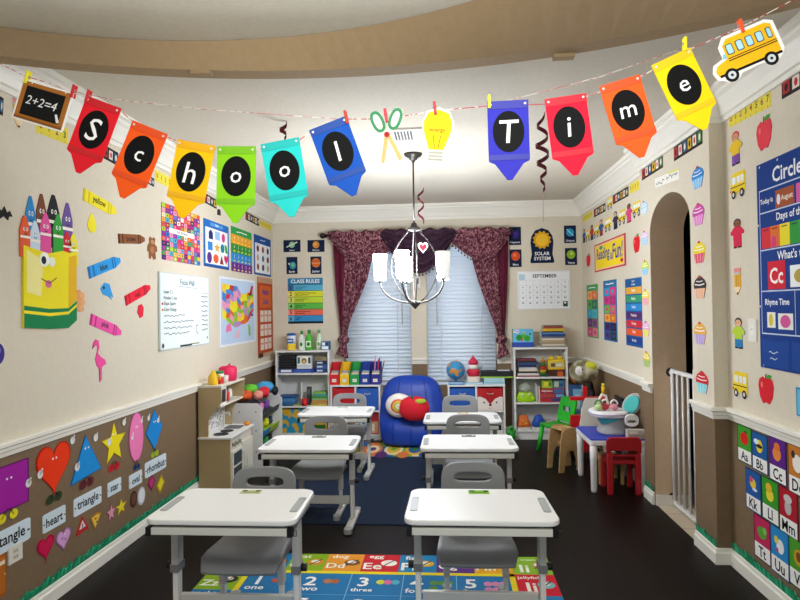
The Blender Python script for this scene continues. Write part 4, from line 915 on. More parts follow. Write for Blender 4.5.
blob((100, 113, 282, 299), [(.0, .6), (.3, .95), (.7, .9), (.8, .6), (1, .1), (.75, .2), (.9, -.05), (.6, .15), (.2, .25)], '#3a9fe0', 'fish_sticker', 'blue fish sticker under the blue crayon', extra=[('circ', .25, .65, .07, '#10283c', 1)])
blob((137, 143.5, 304, 318), [(.2, .9), (.7, 1), (1, .7), (.85, .1), (.4, 0), (0, .4)], '#e02a3e', 'strawberry_sticker', 'small red fruit sticker under the red crayon')
bear = [(.3, 1), (.2, .9), (.22, .72), (.05, .6), (.0, .35), (.15, .3), (.15, .05), (.3, 0), (.45, .2), (.6, 0), (.85, .05), (.8, .35), (1, .4), (.95, .62), (.72, .7), (.8, .95), (.62, 1), (.5, .92)]
blob((147, 157, 237, 259.5), bear, '#8a5634', 'bear_sticker', 'brown teddy bear sticker beside the brown crayon', extra=[('ell', .5, .78, .18, .1, '#b9875c', 1), ('ell', .48, .42, .2, .16, '#a8744a', 1)])
fl = [(.25, 1), (.45, .96), (.5, .8), (.38, .68), (.6, .58), (.9, .5), (1, .4), (.75, .36), (.6, .3), (.58, .02), (.5, 0), (.48, .3), (.3, .4), (.2, .55), (.35, .72), (.36, .84), (.2, .86), (.0, .78), (.1, .94)]
blob((92, 106, 339, 382), fl, '#ee4f9c', 'flamingo_sticker', 'pink flamingo sticker under the pink crayon', extra=[('line', [(.52, .3), (.5, .02)], .006, '#6a4a50', 1), ('line', [(.62, .32), (.64, .05)], .006, '#6a4a50', 1), ('poly', [(.0, .78), (.02, .86), (.12, .86)], '#222222', 1)])
blob((-6, 12, 206, 219.5), [(0, .1), (.15, .9), (.4, .6), (.55, 1), (.7, .55), (.85, .75), (1, .35), (.8, .3), (.75, .0), (.5, .25), (.3, 0)], '#1c1c1c', 'bat_sticker', 'black jagged sticker at the left edge of the wall')
F = onwall('L', (-10, 4, 343, 365)); F.base('#3c2f86', oval()); F.ell(.6, .65, .12, .14, '#8a7fd0'); F.poly([(.4, 0), (.6, 0), (.55, -.15), (.45, -.15)], '#2c2266', 1); F.line([(.5, -.1), (.45, -.5), (.55, -.9)], .006, '#c9c4b8', 1)
stick(F, 'balloon_sticker', 'dark purple balloon sticker at the left edge of the wall', 'sticker')
# ---- big crayon pack
c, w, h = span('L', 22, 75, 249, 329); pk = thing('crayon_pack', 'big yellow and green paper pack of crayons on the left wall', 'wall decoration', tuple(c))
def pkput(F, name, u, v): 
    o = F.put('L', c, name, None, None); o.parent = pk; mw = o.matrix_world.copy(); o.matrix_parent_inverse = Matrix(); mw.translation = Vector((XL, c.y+u, c.z+v))-Vector(c); o.matrix_local = mw; return o
c = Vector(c); c.x = XL; pk.location = c
F = Flat(w, h, .010); F.base('#f2e222', [(0, .03), (.45, 0), (.82, 0), (1, .1), (1, .97), (.72, 1), (.45, .94), (.0, 1)])
F.poly([(0, .03), (.45, 0), (.82, 0), (1, .1), (1, .28), (.82, .18), (.45, .16), (0, .2)], '#14804a', 1).poly([(0, .235), (.45, .2), (.82, .215), (1, .315), (1, .36), (.82, .26), (.45, .25), (0, .29)], '#14804a', 1)
F.poly([(.82, .27), (1, .37), (1, .97), (.84, .93)], '#e6b41c', 1).poly([(.05, .45), (.3, .4), (.34, .85), (.05, .95)], '#f6ec9a', 1)
F.ell(.36, .86, .09, .09, '#f4f4ec', 2).ell(.345, .85, .045, .05, '#1c2a34', 3).ell(.5, .84, .06, .06, '#e9ece2', 2).ell(.43, .56, .06, .05, '#e0789a', 2).line([(.3, .62), (.45, .57), (.58, .64)], .006, '#7a5a1c', 2)
pkput(F, 'pack_front', 0, 0)
kp = [(.02, .0), (.98, .0), (1, .66), (.74, .9), (.6, 1), (.4, 1), (.26, .9), (0, .66)]
for i, (px0, px1, y0, y1, cc) in enumerate(((25, 35, 196, 243, '#2f86c4'), (36, 46, 194, 240, '#7a4630'), (47, 59, 195, 240, '#26262a'), (62, 72, 203, 246, '#6a5296'), (19, 29, 216, 249, '#e8613a'), (29, 39, 221, 252, '#c8dcec'), (39, 50, 213, 247, '#e0559a'), (52, 62, 214, 250, '#36a23c'), (62, 70, 232, 253, '#cf2430'), (68, 77, 234, 258, '#ece03a'))):
    cc_, w_, h_ = span('L', px0, px1, y0, y1+8); F = Flat(w_, h_, .004 if i < 4 else .007); F.base(cc, kp)
    F.rect(.0, .46, 1, .52, '#f3eee0', 1).ell(.36, .68, .09, .045, '#f6f4ee', 2).ell(.64, .68, .09, .045, '#f6f4ee', 2).ell(.38, .68, .04, .025, INK, 3).ell(.62, .68, .04, .025, INK, 3).line([(.35, .58), (.5, .55), (.65, .58)], .004, INK, 2)
    pkput(F, 'crayon', cc_.y-c.y, cc_.z-c.z)
F = Flat(.11, .15, .004); F.base('#e0a06a', sup(.5, .5, .3, .42, 2, 16)+[]); F.ell(.75, .7, .2, .14, '#e6ac78').ell(.8, .45, .2, .13, '#e6ac78').ell(.7, .22, .2, .13, '#e6ac78'); pkput(F, 'waving_hand', w*.5+.035, -.06)
# ---- posters on the left wall
PAL = ['#d8327a', '#2f74c0', '#e8b42c', '#3aa24a', '#7a3a9c', '#e2622c', '#38b0c4', '#c4202e', '#f0e0c8', '#2a2a6a', '#a8cc3a', '#f09ab0']
random.seed(5)
F = onwall('L', (161.5, 199.5, 209, 262.5)); F.base('#7a2a6a')
for r in range(12):
    for q in range(11):
        F.rect(q/11+.004, r/12+.004, (q+1)/11-.004, (r+1)/12-.004, random.choice(PAL), 1)
        F.ell((q+.5)/11, (r+.5)/12, .018, .018, random.choice(PAL), 2, 8)
F.rect(.17, .5, .83, .59, '#f2efe6', 3).text('First 100 Words', .5, .545, .05, INK, 4, .6)
stick(F, 'wall_poster', 'colourful chequered First 100 Words poster on the left wall', 'poster')
F = onwall('L', (203.5, 228.5, 222.5, 268)); F.base('#1f66b4'); F.rect(.06, .07, .94, .84, '#f2f2f0').rect(.0, 0, 1, .05, '#1a4a90').rect(.25, .89, .75, .96, '#5a9ad8', 1).text('Shapes', .5, .925, .05, '#ffffff', 2)
F.poly([(.18, .6), (.18, .74), (.26, .81), (.34, .74), (.34, .6)], '#1c2a6a', 2).rect(.42, .62, .62, .8, '#9ac4e8', 2).ell(.76, .7, .07, .1, '#d8388a', 2)
F.rect(.14, .36, .32, .54, '#2f86d0', 2).poly([(.38+.24*x, .34+.22*y) for x, y in star()], '#eab43a', 2).ell(.72, .46, .08, .1, '#1f7f8f', 2).poly([(.8, .56), (.9, .54), (.94, .36), (.84, .38)], '#2f9a3c', 2)
F.ell(.2, .2, .09, .12, '#5a2a86', 2).ell(.45, .2, .1, .1, '#e8602c', 2).poly([(.6, .1), (.76, .1), (.68, .3)], '#8c1c24', 2).poly([(.78+.18*x, .1+.22*y) for x, y in heart()], '#d8206a', 2)
stick(F, 'wall_poster', 'blue bordered poster of coloured shapes on the left wall', 'poster')
F = onwall('L', (231, 251.5, 229.5, 272.5)); F.base('#2f9a4a')
for y0, y1, cc in ((.62, .83, '#e8a42a'), (.42, .62, '#2f8f34'), (.2, .42, '#2a8ad0'), (0, .2, '#6a2486')):
    F.rect(0, y0, 1, y1, cc)
    for q in range(5): F.text(str((q+int(y0*10)) % 10), .14+.18*q, (y0+y1)/2+.03, .07, '#fbf6e6', 2); F.ell(.14+.18*q, y0+.04, .05, .02, '#f0d85a', 2, 8)
F.scrib(.25, .75, .91, '#f2f6ea', .018, .010, 12, 2)
stick(F, 'wall_poster', 'green topped rainbow striped numbers poster on the left wall', 'poster')
F = onwall('L', (254, 270.5, 237, 275.5)); F.base('#1d4f9a'); F.rect(.05, .05, .95, .8, '#eef0f0').scrib(.35, .65, .9, '#e6eef6', .014, .008, 8, 2)
for r in range(3):
    for q in range(3): F.ell(.2+.3*q, .2+.23*r, .07, .085, ['#9a4a44', '#2c3a54', '#c8a894', '#4a6a8a', '#7a2a30'][(r*2+q) % 5], 2).rect(.1+.3*q, .30+.23*r, .3+.3*q, .305+.23*r, '#8aa0b8', 2)
stick(F, 'wall_poster', 'small blue topped picture poster nearest the corner on the left wall', 'poster')
F = onwall('L', (157.8, 207.5, 274.5, 347.5), .014); F.base('#e6eeec'); F.rect(.0, .0, 1, .012, '#b9c4c4').rect(.0, .988, 1, 1, '#c4cccc').rect(0, 0, .012, 1, '#b9c4c4').rect(.988, 0, 1, 1, '#c4cccc')
F.text('Focus Wall', .52, .89, .075, '#3a6a76', 2, .42).line([(.34, .83), (.72, .82)], .004, '#8a9aa0')
for i, (tx, col) in enumerate((('Letter: C c', '#3c5a66'), ('Number: 1 one', '#4a5a60'), ('Shape: Square', '#35544a'), ('Color: Orange', '#35544a'), ('Rhyming words', '#4a5a60'), ('Cutting and tracing', '#33404a'), ('Letters and sounds', '#33404a'), ('Days of the week', '#33404a'))):
    yy = .75-.078*i
    if i < 4: F.text(tx, .07, yy, .044, col, 2, .62, left=True)
    else: F.scrib(.07, .07+.03*len(tx), yy, col, .014, .005, int(len(tx)*1.6), 2)
F.ell(.045, .594, .018, .014, '#d83a34', 3).ell(.045, .516, .018, .014, '#e8802a', 3)
F.line([(.74, .3), (.7, .28), (.7, .2), (.74, .17)], .006, INK)
for i in range(8): F.scrib(.82, .96, .7-.068*i, '#33424a', .012, .006, 7)
F.line([(.80, .76), (.97, .755)], .003, '#5a6a70')
F.circ(.05, .06, .02, '#3a3a3a', 2).circ(.95, .1, .012, '#6a6a6a', 2).rect(.36, .015, .6, .04, '#2c3a34', 3).rect(.56, .03, .76, .045, '#8a8a4a', 3)
stick(F, 'wall_mounted_whiteboard', 'white dry erase board with handwritten lesson list on the left wall', 'whiteboard')
F = onwall('L', (219.3, 255, 278.5, 344.5)); F.base('#e8eaf0'); F.rect(.03, .03, .97, .97, '#bcd0e6')
random.seed(9); gx_, gy_ = 9, 8
MP = ['#e8dc2c', '#e0682a', '#3f84c8', '#8cbc3a', '#c8323a', '#e89ab8', '#b98ac4', '#f0c83a']
up = lambda x: .90-.05*x-(.10 if .55 < x < .72 else 0)-(.06 if x > .72 else 0)+(.04 if x > .9 else 0)
dn = lambda x: .42-.16*min(1, x/.35)+(.04 if x > .45 else 0)+(.05*max(0, x-.6))+(.2*max(0, x-.75)/.25)
def mp_(i, j):
    x = i/gx_; t = j/gy_; return (.06+.88*x+((-1)**j*.012 if 0 < i < gx_ else 0), dn(x)+(up(x)-dn(x))*t+((-1)**i*.014 if 0 < j < gy_ else 0))
for i in range(gx_):
    for j in range(gy_): F.poly([mp_(i, j), mp_(i+1, j), mp_(i+1, j+1), mp_(i, j+1)], MP[((i+1)//2*3+(j+i % 2)//2*5+(i*j) % 3) % 8], 2)
F.poly([(.14, .2), (.3, .22), (.26, .34), (.16, .3)], '#ec7ab0', 2).poly([(.36, .1), (.52, .1), (.5, .22), (.42, .2)], '#e6b8c8', 2).poly([(.78, .1), (.84, .12), (.82, .26), (.76, .3)], '#8cbc3a', 2).poly([(.86, .74), (.94, .9), (.88, .92), (.8, .76)], '#c8323a', 2).rect(.86, .42, .92, .46, '#2a4a9c', 3)
stick(F, 'wall_map', 'colourful map of the United States on the left wall', 'map')
F = onwall('L', (257.5, 272.2, 278, 356.5), .006); F.base('#b8481f'); F.rect(.0, .93, 1, 1, '#c89a7a').rect(0, 0, 1, .05, '#c4a48a').rect(.02, .0, .3, .05, '#3a2a24', 2).rect(.12, .62, .9, .9, '#d8642a')
F.text('Helper', .5, .81, .075, '#2a3a9c', 2, .8).text('Chart', .5, .70, .075, '#2a3a9c', 2, .8)
for r in range(3):
    for q in range(3): F.rect(.14+.26*q, .09+.175*r, .36+.26*q, .235+.175*r, '#ead8cc', 2).rect(.17+.26*q, .16+.175*r, .33+.26*q, .18+.175*r, '#d08a70', 3)
stick(F, 'hanging_pocket_chart', 'orange Helper Chart pocket chart beside the map', 'chart')
# ---- border strips and number rulers near the crown
def strip_dark(wall, p0, p1, h, label):
    F = axisflat(wall, p0, p1, h, .0015); F.base('#2a2224'); n = max(3, int(F.w/.07))
    for q in range(n): F.rect((q+.12)/n, .18, (q+.85)/n, .82, ['#b03a3a', '#e8d8cc', '#3a6a8a', '#d8b03a', '#e6e0d8', '#4a8a4a'][q % 6], 1).ell((q+.5)/n, .5, .18/n, .22, ['#2a2224', '#c8323a', '#f0e6d0'][q % 3], 2, 8)
    return stickr(F, 'border_strip', label, 'border', 'printed border strips under the crown')
def strip_yel(wall, p0, p1, h, label, start=0):
    F = axisflat(wall, p0, p1, h, .0015); F.base('#e6d44a'); n = max(4, int(F.w/.055))
    for q in range(n): F.text(str((q+start) % 10), (q+.5)/n, .55, .42, ['#a83a2a', '#2a3a2a', '#7a2a6a', '#2a2a2a'][q % 4], 1); F.rect((q+.5)/n-.003, .0, (q+.5)/n+.003, .16, INK, 1)
    return stickr(F, 'number_strip', label, 'border', 'yellow number strips under the crown')
strip_dark('L', (-8, 101), (3, 107), .085, 'dark printed border strip at the far left end of the left wall')
strip_yel('L', (36, 124), (68, 137), .085, 'yellow number strip partly behind the chalkboard card')
strip_dark('L', (103, 151), (118, 159.5), .085, 'dark border strip on the left wall between the first two pennants')
strip_dark('L', (146, 178), (154, 183), .06, 'small dark strip end beside the orange pennant on the left')
strip_yel('L', (155, 175), (171, 183.5), .08, 'yellow number strip beside the yellow pennant on the left wall')
strip_dark('L', (203.5, 197), (216.5, 204.5), .085, 'dark border strip left of the green pennant')
blob((217, 220.5, 209, 215.5), [(0, 0), (1, .1), (.9, 1), (.1, .9)], '#1d2a22', 'corner_sticker', 'tiny dark sticker left of the green pennant tip')
strip_dark('L', (245.5, 215.5), (259, 222.5), .085, 'dark border strip between the green and teal pennants')
strip_yel('L', (260, 223), (271.3, 228), .07, 'yellow number strip in the far left corner')
def pencil(wall, bx_, label):
    F = onwall(wall, bx_); F.base('#e8b02a', [(.1, .3), (.5, 0), (.9, .3), (.9, 1), (.1, 1)])
    F.poly([(.1, .3), (.5, 0), (.9, .3)], '#eed8b0', 1).poly([(.38, .09), (.5, 0), (.62, .09)], INK, 2).rect(.1, .84, .9, 1, '#e08a94', 1).rect(.1, .76, .9, .84, '#b9b9b0', 1).rect(.34, .3, .42, .76, '#b9841c', 1).rect(.6, .3, .66, .76, '#b9841c', 1)
    return stick(F, 'pencil_sticker', label, 'sticker')
pencil('L', (12, 24, 100, 128), 'yellow pencil sticker behind the chalkboard card on the left wall')
# ---- lower left wall: shape people with word cards
def shoes(F, c, x0=.38, x1=.62, y=-.1, r=.11):
    F.ell(x0, y, r, r*.8*F.w/F.h, c, 1).ell(x1, y, r, r*.8*F.w/F.h, c, 1).line([(x0, y), (.47, .04)], .008, '#3a3a34', 1).line([(x1, y), (.53, .04)], .008, '#3a3a34', 1)
def hands(F, a, b):
    for x, y in (a, b): F.circ(x, y, .075, '#f2f0ee', 3, 12).line([(x, y), (x+.06, y+.09)], .011, '#f2f0ee', 3)
def shape(bx_, pts, c, dk, label, shoe, ha, hb, **k):
    F = onwall('L', bx_, .004); F.base(dk, pts); F.poly([(.5+(x-.5)*.93, .5+(y-.5)*.95) for x, y in pts], c, 1)
    F.ell(.46, .7, .025, .025, '#f6f2ee', 2, 8).ell(.56, .7, .025, .025, '#f6f2ee', 2, 8)
    shoes(F, shoe, **k); hands(F, ha, hb)
    return stick(F, 'shape_sticker', label, 'sticker', 'cartoon shapes on the brown wall')
shape((-14, 27.5, 465, 511), [(0, 0), (1, .0), (1, 1), (0, 1)], '#a01f9a', '#6a1266', 'purple rectangle sticker with yellow shoes at the far left', '#e8dc2a', (.98, .42), (.2, .4), x0=.34, x1=.62, y=-.12, r=.1)
shape((36, 69.5, 443, 495), heart(), '#ee3a14', '#b8200c', 'big red heart sticker with dark green shoes', '#33422a', (.1, .5), (1.06, .92), y=-.06)
shape((70, 100.5, 435, 479), [(0, 0), (1, .08), (.48, 1)], '#1f8fd8', '#12609c', 'blue triangle sticker with maroon shoes', '#6a2a34', (.2, .36), (.8, .86))
shape((101, 125, 422, 463), star(), '#f0de1c', '#b89c10', 'yellow star sticker with red shoes', '#c8222c', (.3, .55), (.92, .9))
shape((128.7, 143, 412, 462), oval(), '#ee7fb4', '#c04f8c', 'pink oval sticker with blue shoes', '#22407a', (.2, .52), (.86, .78))
shape((145.5, 162, 409.5, 450), [(.5, 0), (1, .52), (.5, 1), (0, .48)], '#1f86d0', '#12609c', 'blue rhombus sticker with lime green shoes', '#a8c42a', (.15, .84), (.72, .7))
def word(bx_, w):
    F = onwall('L', bx_); F.base('#d4e2ea', rrect(0, 0, 1, 1, .08)); F.text(w, .5, .48, .5, INK, 1, .82); F.rect(.02, .42, .07, .5, INK, 1).rect(.93, .42, .98, .5, INK, 1)
    return stick(F, 'word_card', 'pale blue word card reading %s on the brown wall' % w, 'card', 'shape word cards')
word((-22, 28.5, 530, 553), 'rectangle'); word((43, 64.5, 510, 528), 'heart'); word((74, 100.5, 492.5, 510), 'triangle'); word((107.5, 120.5, 480, 494), 'star'); word((129, 141.5, 472.5, 486), 'oval'); word((145, 165.5, 458, 473), 'rhombus')
def small(bx_, pts, c, c2, name, label, k=.7, extra=()):
    F = onwall('L', bx_); F.base(c, pts); F.poly([(.5+(x-.5)*k, .52+(y-.5)*k) for x, y in pts], c2, 1)
    for e in extra: getattr(F, e[0])(*e[1:])
    return stick(F, name, label, 'sticker')
small((37, 53.5, 536.5, 560.5), heart(), '#b01240', '#cf1a4e', 'heart_sticker', 'small dark red heart balloon sticker under the heart card', .8, [('line', [(.5, .02), (.5, -.12)], .006, '#7a0c2c', 1)])
small((56, 70, 529, 551), heart(), '#a06aa8', '#dba6d4', 'heart_sticker', 'small speckled lilac heart sticker under the heart card', .85, [('ell', .4, .6, .05, .05, '#8a4a9a', 2), ('ell', .6, .5, .05, .05, '#8a4a9a', 2), ('ell', .55, .75, .04, .04, '#f2e0f0', 2)])
small((75.5, 88, 516, 533), [(0, 0), (1, .05), (.5, 1)], '#c0262c', '#e6dcd8', 'warning_sticker', 'small red warning triangle sticker under the triangle card', .5, [('rect', .47, .3, .53, .55, INK, 3)])
small((90, 101, 513, 528), [(.4, -.1), (1, .85), (.6, 1), (0, .9)], '#b0762a', '#e8c44a', 'pizza_sticker', 'small pizza slice sticker beside the warning triangle', .75, [('ell', .45, .65, .09, .07, '#b8402a', 2), ('ell', .55, .4, .07, .06, '#3a5a2a', 2)])
small((106, 115.5, 503, 522), star(), '#a05068', '#dc9aac', 'star_sticker', 'small pink starfish sticker under the star card', .8)
small((115.5, 126, 499, 514), star(), '#c8a81c', '#f0de2c', 'star_sticker', 'small yellow star sticker under the star card', .8)
small((130, 136.5, 491, 507.5), oval(), '#4a2c24', '#6a463a', 'oval_sticker', 'small brown oval sticker under the oval card', .7)
small((137.5, 144.7, 487, 505), oval(), '#b8bcc4', '#e2e4ea', 'oval_sticker', 'small white egg sticker under the oval card', .8)
small((147.5, 155, 474, 491), [(.5, 0), (1, .5), (.5, 1), (0, .5)], '#8c1c50', '#c03a78', 'rhombus_sticker', 'small crimson rhombus sticker under the rhombus card', .7)
small((156, 164.5, 475, 493), [(.4, -.05), (1, .5), (.6, 1), (0, .5)], '#a8901c', '#e4d22c', 'kite_sticker', 'small yellow kite sticker under the rhombus card', .7)
F = onwall('L', (8, 21, 545, 562), .006); F.base('#ddd8cc'); F.rect(.3, .55, .7, .8, '#c9c3b4').rect(.3, .2, .7, .45, '#c9c3b4').rect(.4, .6, .44, .72, INK, 2).rect(.56, .6, .6, .72, INK, 2).rect(.4, .26, .44, .38, INK, 2).rect(.56, .26, .6, .38, INK, 2)
stick(F, 'wall_outlet', 'white electrical outlet under the rectangle word card', 'outlet')
F = onwall('L', (-9, 5, 556, 599)); F.base('#a85a1c'); F.rect(.1, .08, .9, .92, '#b8681f').rect(.2, .75, .9, .84, '#e8dcc8', 2).circ(.9, .5, .05, '#e0c060', 2)
stick(F, 'door_sticker', 'brown door picture at the left edge above the grass border', 'sticker')
# ---- grass borders
def grass(wall, X, a, b, label, seed):
    random.seed(seed); mb = MB(); n = int((b-a)/.013); cols = ['#1fa473', '#178a60', '#2fbe8a']
    z0 = .0955
    def V(u, d, z): return (X+d, u, z) if wall == 'L' else ((X-d, u, z) if wall == 'R' else (u, X-d, z))
    mb.add([V(a, .003, z0), V(b, .003, z0), V(b, .003, z0+.03), V(a, .003, z0+.03), V(a, .005, z0), V(b, .005, z0), V(b, .005, z0+.03), V(a, .005, z0+.03)], [(0,1,2,3), (4,7,6,5), (0,4,5,1), (2,6,7,3), (0,3,7,4), (1,5,6,2)], cols[1])
    for i in range(n):
        u = a+(b-a)*(i+.5)/n; h = random.uniform(.005, .042); l = random.uniform(-.02, .02); d = random.uniform(.006, .022); w_ = .011
        q = [V(u-w_, .004, z0), V(u+w_, .004, z0), V(u+w_*.8+l*.5, d*.7, z0+.03+h*.4), V(u-w_*.8+l*.5, d*.7, z0+.03+h*.4), V(u+l, d, z0+.02+h)]
        mb.add(q, [(0, 1, 2, 3), (3, 2, 4)], cols[i % 3])
    return tag(mb.build('grass_border', solid=.001), label, 'border', 'paper grass borders')
grass('L', XL, 2.3, 5.05, 'green crinkled paper grass border along the left wall baseboard', 1)
grass('R', XN, 2.3, YA0-.03, 'green paper grass border under the alphabet cards', 2)
grass('R', XA, YA0-.0, AY0-.02, 'short green paper grass strip on the column below the archway stickers', 3)
t = grass('R', XA-.002, AY1+.03, YA1-.01, 'clump of green paper grass at the far foot of the archway', 4)
# ---- back wall
def card(bx_, name_, body):
    F = onwall('B', bx_); F.base('#16233f'); body(F); F.text(name_, .5, .14, .12, '#e8ecf0', 3, .8)
    return stick(F, 'planet_card', 'dark blue %s planet card on the back wall' % name_, 'card', 'planet cards on the back wall')
rg = lambda F: F.ell(.5, .6, .17, .26, '#8fc0a0', 2).line([(.2, .42), (.8, .8)], .016, '#c8d8b0', 3)
card((283.5, 300.5, 240, 252), 'Saturn', rg)
card((307.5, 324.5, 240, 252), 'Mercury', lambda F: F.ell(.5, .6, .2, .3, '#d08a34', 2).ell(.46, .66, .09, .12, '#e0aa5a', 3))
card((286.5, 297.5, 257, 274), 'Earth', lambda F: F.ell(.58, .5, .3, .22, '#2f8fa8', 2).ell(.6, .53, .14, .12, '#7ac07a', 3).ell(.25, .6, .08, .06, '#c8ccd0', 2))
card((310.5, 321.5, 256.5, 274), 'Jupiter', lambda F: F.ell(.5, .64, .4, .27, '#d0682c', 2).rect(.14, .6, .86, .64, '#e8a46a', 3).rect(.16, .7, .84, .73, '#a84a20', 3))
card((509, 521, 227, 245), 'Neptune', lambda F: F.ell(.5, .6, .33, .24, '#3a2a7a', 2).ell(.45, .66, .15, .1, '#5a3fa0', 3))
card((509.7, 521.5, 249.5, 267), 'Mars', lambda F: F.ell(.5, .62, .38, .27, '#d8522a', 2).ell(.42, .68, .14, .1, '#e8825a', 3))
card((564, 576, 225.5, 243), 'Uranus', lambda F: F.ell(.5, .6, .33, .23, '#2f9ac8', 2).line([(.25, .78), (.75, .42)], .012, '#9ad8ec', 3))
card((565, 577, 248, 265), 'Venus', lambda F: F.ell(.5, .62, .36, .26, '#8fb82c', 2).ell(.55, .68, .14, .1, '#c0d860', 3))
F = onwall('B', (530, 554, 228, 263)); F.base('#132342', [(.02, 0), (.98, 0), (1, .06), (.93, .25), (.98, .6), (.93, .78), (.78, .93), (.5, 1), (.22, .93), (.07, .78), (.02, .6), (.07, .25), (0, .06)])
F.poly([(.5+(.40 if i % 2 else .32)*sin(PI*i/12), .66+(.40 if i % 2 else .32)*cos(PI*i/12)*F.w/F.h) for i in range(24)], '#dfa51e', 1).circ(.5, .66, .26, '#f0c234', 2)
F.text('SOLAR', .5, .27, .1, '#f2f2ee', 2, .75).text('SYSTEM', .5, .13, .1, '#f2f2ee', 2, .8)
stick(F, 'solar_badge', 'dark blue solar system badge with a yellow sun', 'sign')
F = onwall('B', (288, 323, 278, 323.5)); F.base('#24313c'); F.rect(0, .86, 1, 1, '#2a7fa8').text('CLASS RULES', .5, .93, .08, '#f2f2ea', 2, .9)
for i, (cc, tx) in enumerate((('#5ab0d0', 'Raise your hand'), ('#d8dc3a', 'Keep hands and feet to self'), ('#c0d83a', 'Follow directions'), ('#5cb84a', 'Use kind words'), ('#e8705a', 'Share and take turns'), ('#3a8fc8', 'Have fun'))):
    y1 = .85-.135*i; F.rect(.0, y1-.125, 1, y1, cc, 1).rect(0, y1-.125, .17, y1, ['#3a6a9c', '#e8e06a', '#d8e07a', '#8ad07a', '#f09080', '#62b0dc'][i], 2).text(str(i+1), .085, y1-.0625, .085, INK, 3).scrib(.21, .21+.022*len(tx), y1-.045, INK, .010, .005, len(tx), 3).scrib(.21, .21+.014*len(tx), y1-.085, INK, .010, .005, len(tx), 3)
F.rect(0, 0, 1, .035, '#182430', 1)
stick(F, 'class_rules_poster', 'CLASS RULES poster with six coloured rows on the back wall', 'poster')
F = onwall('B', (517.5, 570, 271, 309), .012); F.base('#e6e6ea'); F.rect(.02, .03, .98, .97, '#eef0f2').text('SEPTEMBER', .52, .87, .09, '#22243a', 2, .72)
for q in range(8): F.rect(.03+.134*q, .08, .034+.134*q, .76, '#b8bcc4', 2)
for r in range(6): F.rect(.03, .08+.136*r, .97, .084+.136*r, '#b8bcc4', 2)
dnum = 1
for r in range(5):
    for q in range(7):
        if r == 0 and q < 4: continue
        if dnum <= 30: F.text(str(dnum), .1+.134*q, .71-.136*r, .045, '#33364a', 3); dnum += 1
F.rect(.03, .76, .14, .92, '#b8d4dc', 2).rect(.86, .06, .95, .2, '#2c4a34', 3).circ(.9, .16, .02, '#e6e6e6', 4)
stick(F, 'wall_calendar', 'white dry erase SEPTEMBER calendar on the back wall', 'calendar')
# ---- right wall (far part)
strip_yel('RF', (583, 219.5), (592.5, 213.5), .07, 'yellow number strip in the far right corner')
strip_dark('RF', (594, 213.5), (605.5, 207), .085, 'dark border strip right of the corner number strip')
strip_dark('RF', (613, 200), (628.5, 191), .085, 'dark border strip right of the yellow paper bus')
strip_yel('RF', (630, 189.5), (639.3, 184.5), .08, 'yellow number strip just before the archway wall')
def bus(wall, bx_, label, flip=False):
    F = onwall(wall, bx_); fx = (lambda x: 1-x) if flip else (lambda x: x)
    F.base('#efd02c', [(fx(x), y) for x, y in ((.0, .18), (.0, .5), (.1, .95), (.25, 1), (.95, 1), (1, .9), (1, .18))])
    F.rect(.14, .56, .38, .84, '#e6f0f2').rect(.45, .56, .66, .84, '#e6f0f2').rect(.72, .56, .92, .84, '#e6f0f2').rect(.02, .42, .98, .46, INK).circ(fx(.22), .14, .14, INK, 2).circ(fx(.78), .14, .14, INK, 2).circ(fx(.22), .14, .07, '#d0d0d0', 3).circ(fx(.78), .14, .07, '#d0d0d0', 3).circ(fx(.04), .3, .05, '#d8322c', 2)
    return stick(F, 'bus_sticker', label, 'sticker')
def kid(wall, bx_, label, skin, top, bot, hair):
    F = onwall(wall, bx_); F.base(bot, [(.22, 0), (.46, 0), (.5, .2), (.54, 0), (.8, 0), (.78, .45), (.95, .46), (1, .55), (.72, .72), (.62, .75), (.38, .75), (.28, .72), (0, .55), (.05, .46), (.22, .45)])
    F.poly([(.2, .3), (.8, .3), (.78, .45), (.95, .46), (1, .55), (.72, .72), (.28, .72), (0, .55), (.05, .46), (.22, .45)], top, 1)
    F.mb.prism([F.P(x, y) for x, y in sup(.5, .85, .27, .15, 2, 16)], .0008, F.t, hair); F.ell(.5, .82, .22, .11, skin, 1).circ(.42, .83, .03, INK, 2, 8).circ(.58, .83, .03, INK, 2, 8).rect(.24, 0, .46, .05, INK, 2).rect(.54, 0, .78, .05, INK, 2)
    return stick(F, 'child_sticker', label, 'sticker')
def apple(wall, bx_, label, c='#d8202c'):
    F = onwall(wall, bx_); F.base(c, [(.5, .82), (.7, .9), (.92, .82), (1, .6), (.92, .25), (.72, .02), (.5, .06), (.3, 0), (.1, .22), (0, .58), (.08, .8), (.3, .9)])
    F.poly([(.48, .8), (.54, .8), (.58, 1), (.5, 1)], '#5a3a1c', 1).poly([(.55, .86), (.7, 1), (.95, .98), (.8, .86)], '#3a9a34', 1).ell(.25, .62, .07, .1, '#f0786a', 1)
    return stick(F, 'apple_sticker', label, 'sticker')
bus('RF', (607.5, 612.5, 198, 208.5), 'small yellow paper bus between two dark border strips')
row = [(584.2, 235.8, 'k'), (588, 235.2, 'b'), (592, 232.3, 'k'), (596.5, 231, 'b'), (601.3, 227.6, 'k'), (608, 224.2, 'b'), (615.7, 220.2, 'k'), (622.3, 216.8, 'b'), (629.2, 213, 'k'), (637, 208.5, 'b')]
bn = ['second from the corner', 'fourth from the corner', 'sixth from the corner', 'eighth from the corner', 'nearest the archway']; kn = ['nearest the corner', 'third from the corner', 'fifth from the corner', 'seventh from the corner', 'ninth from the corner']
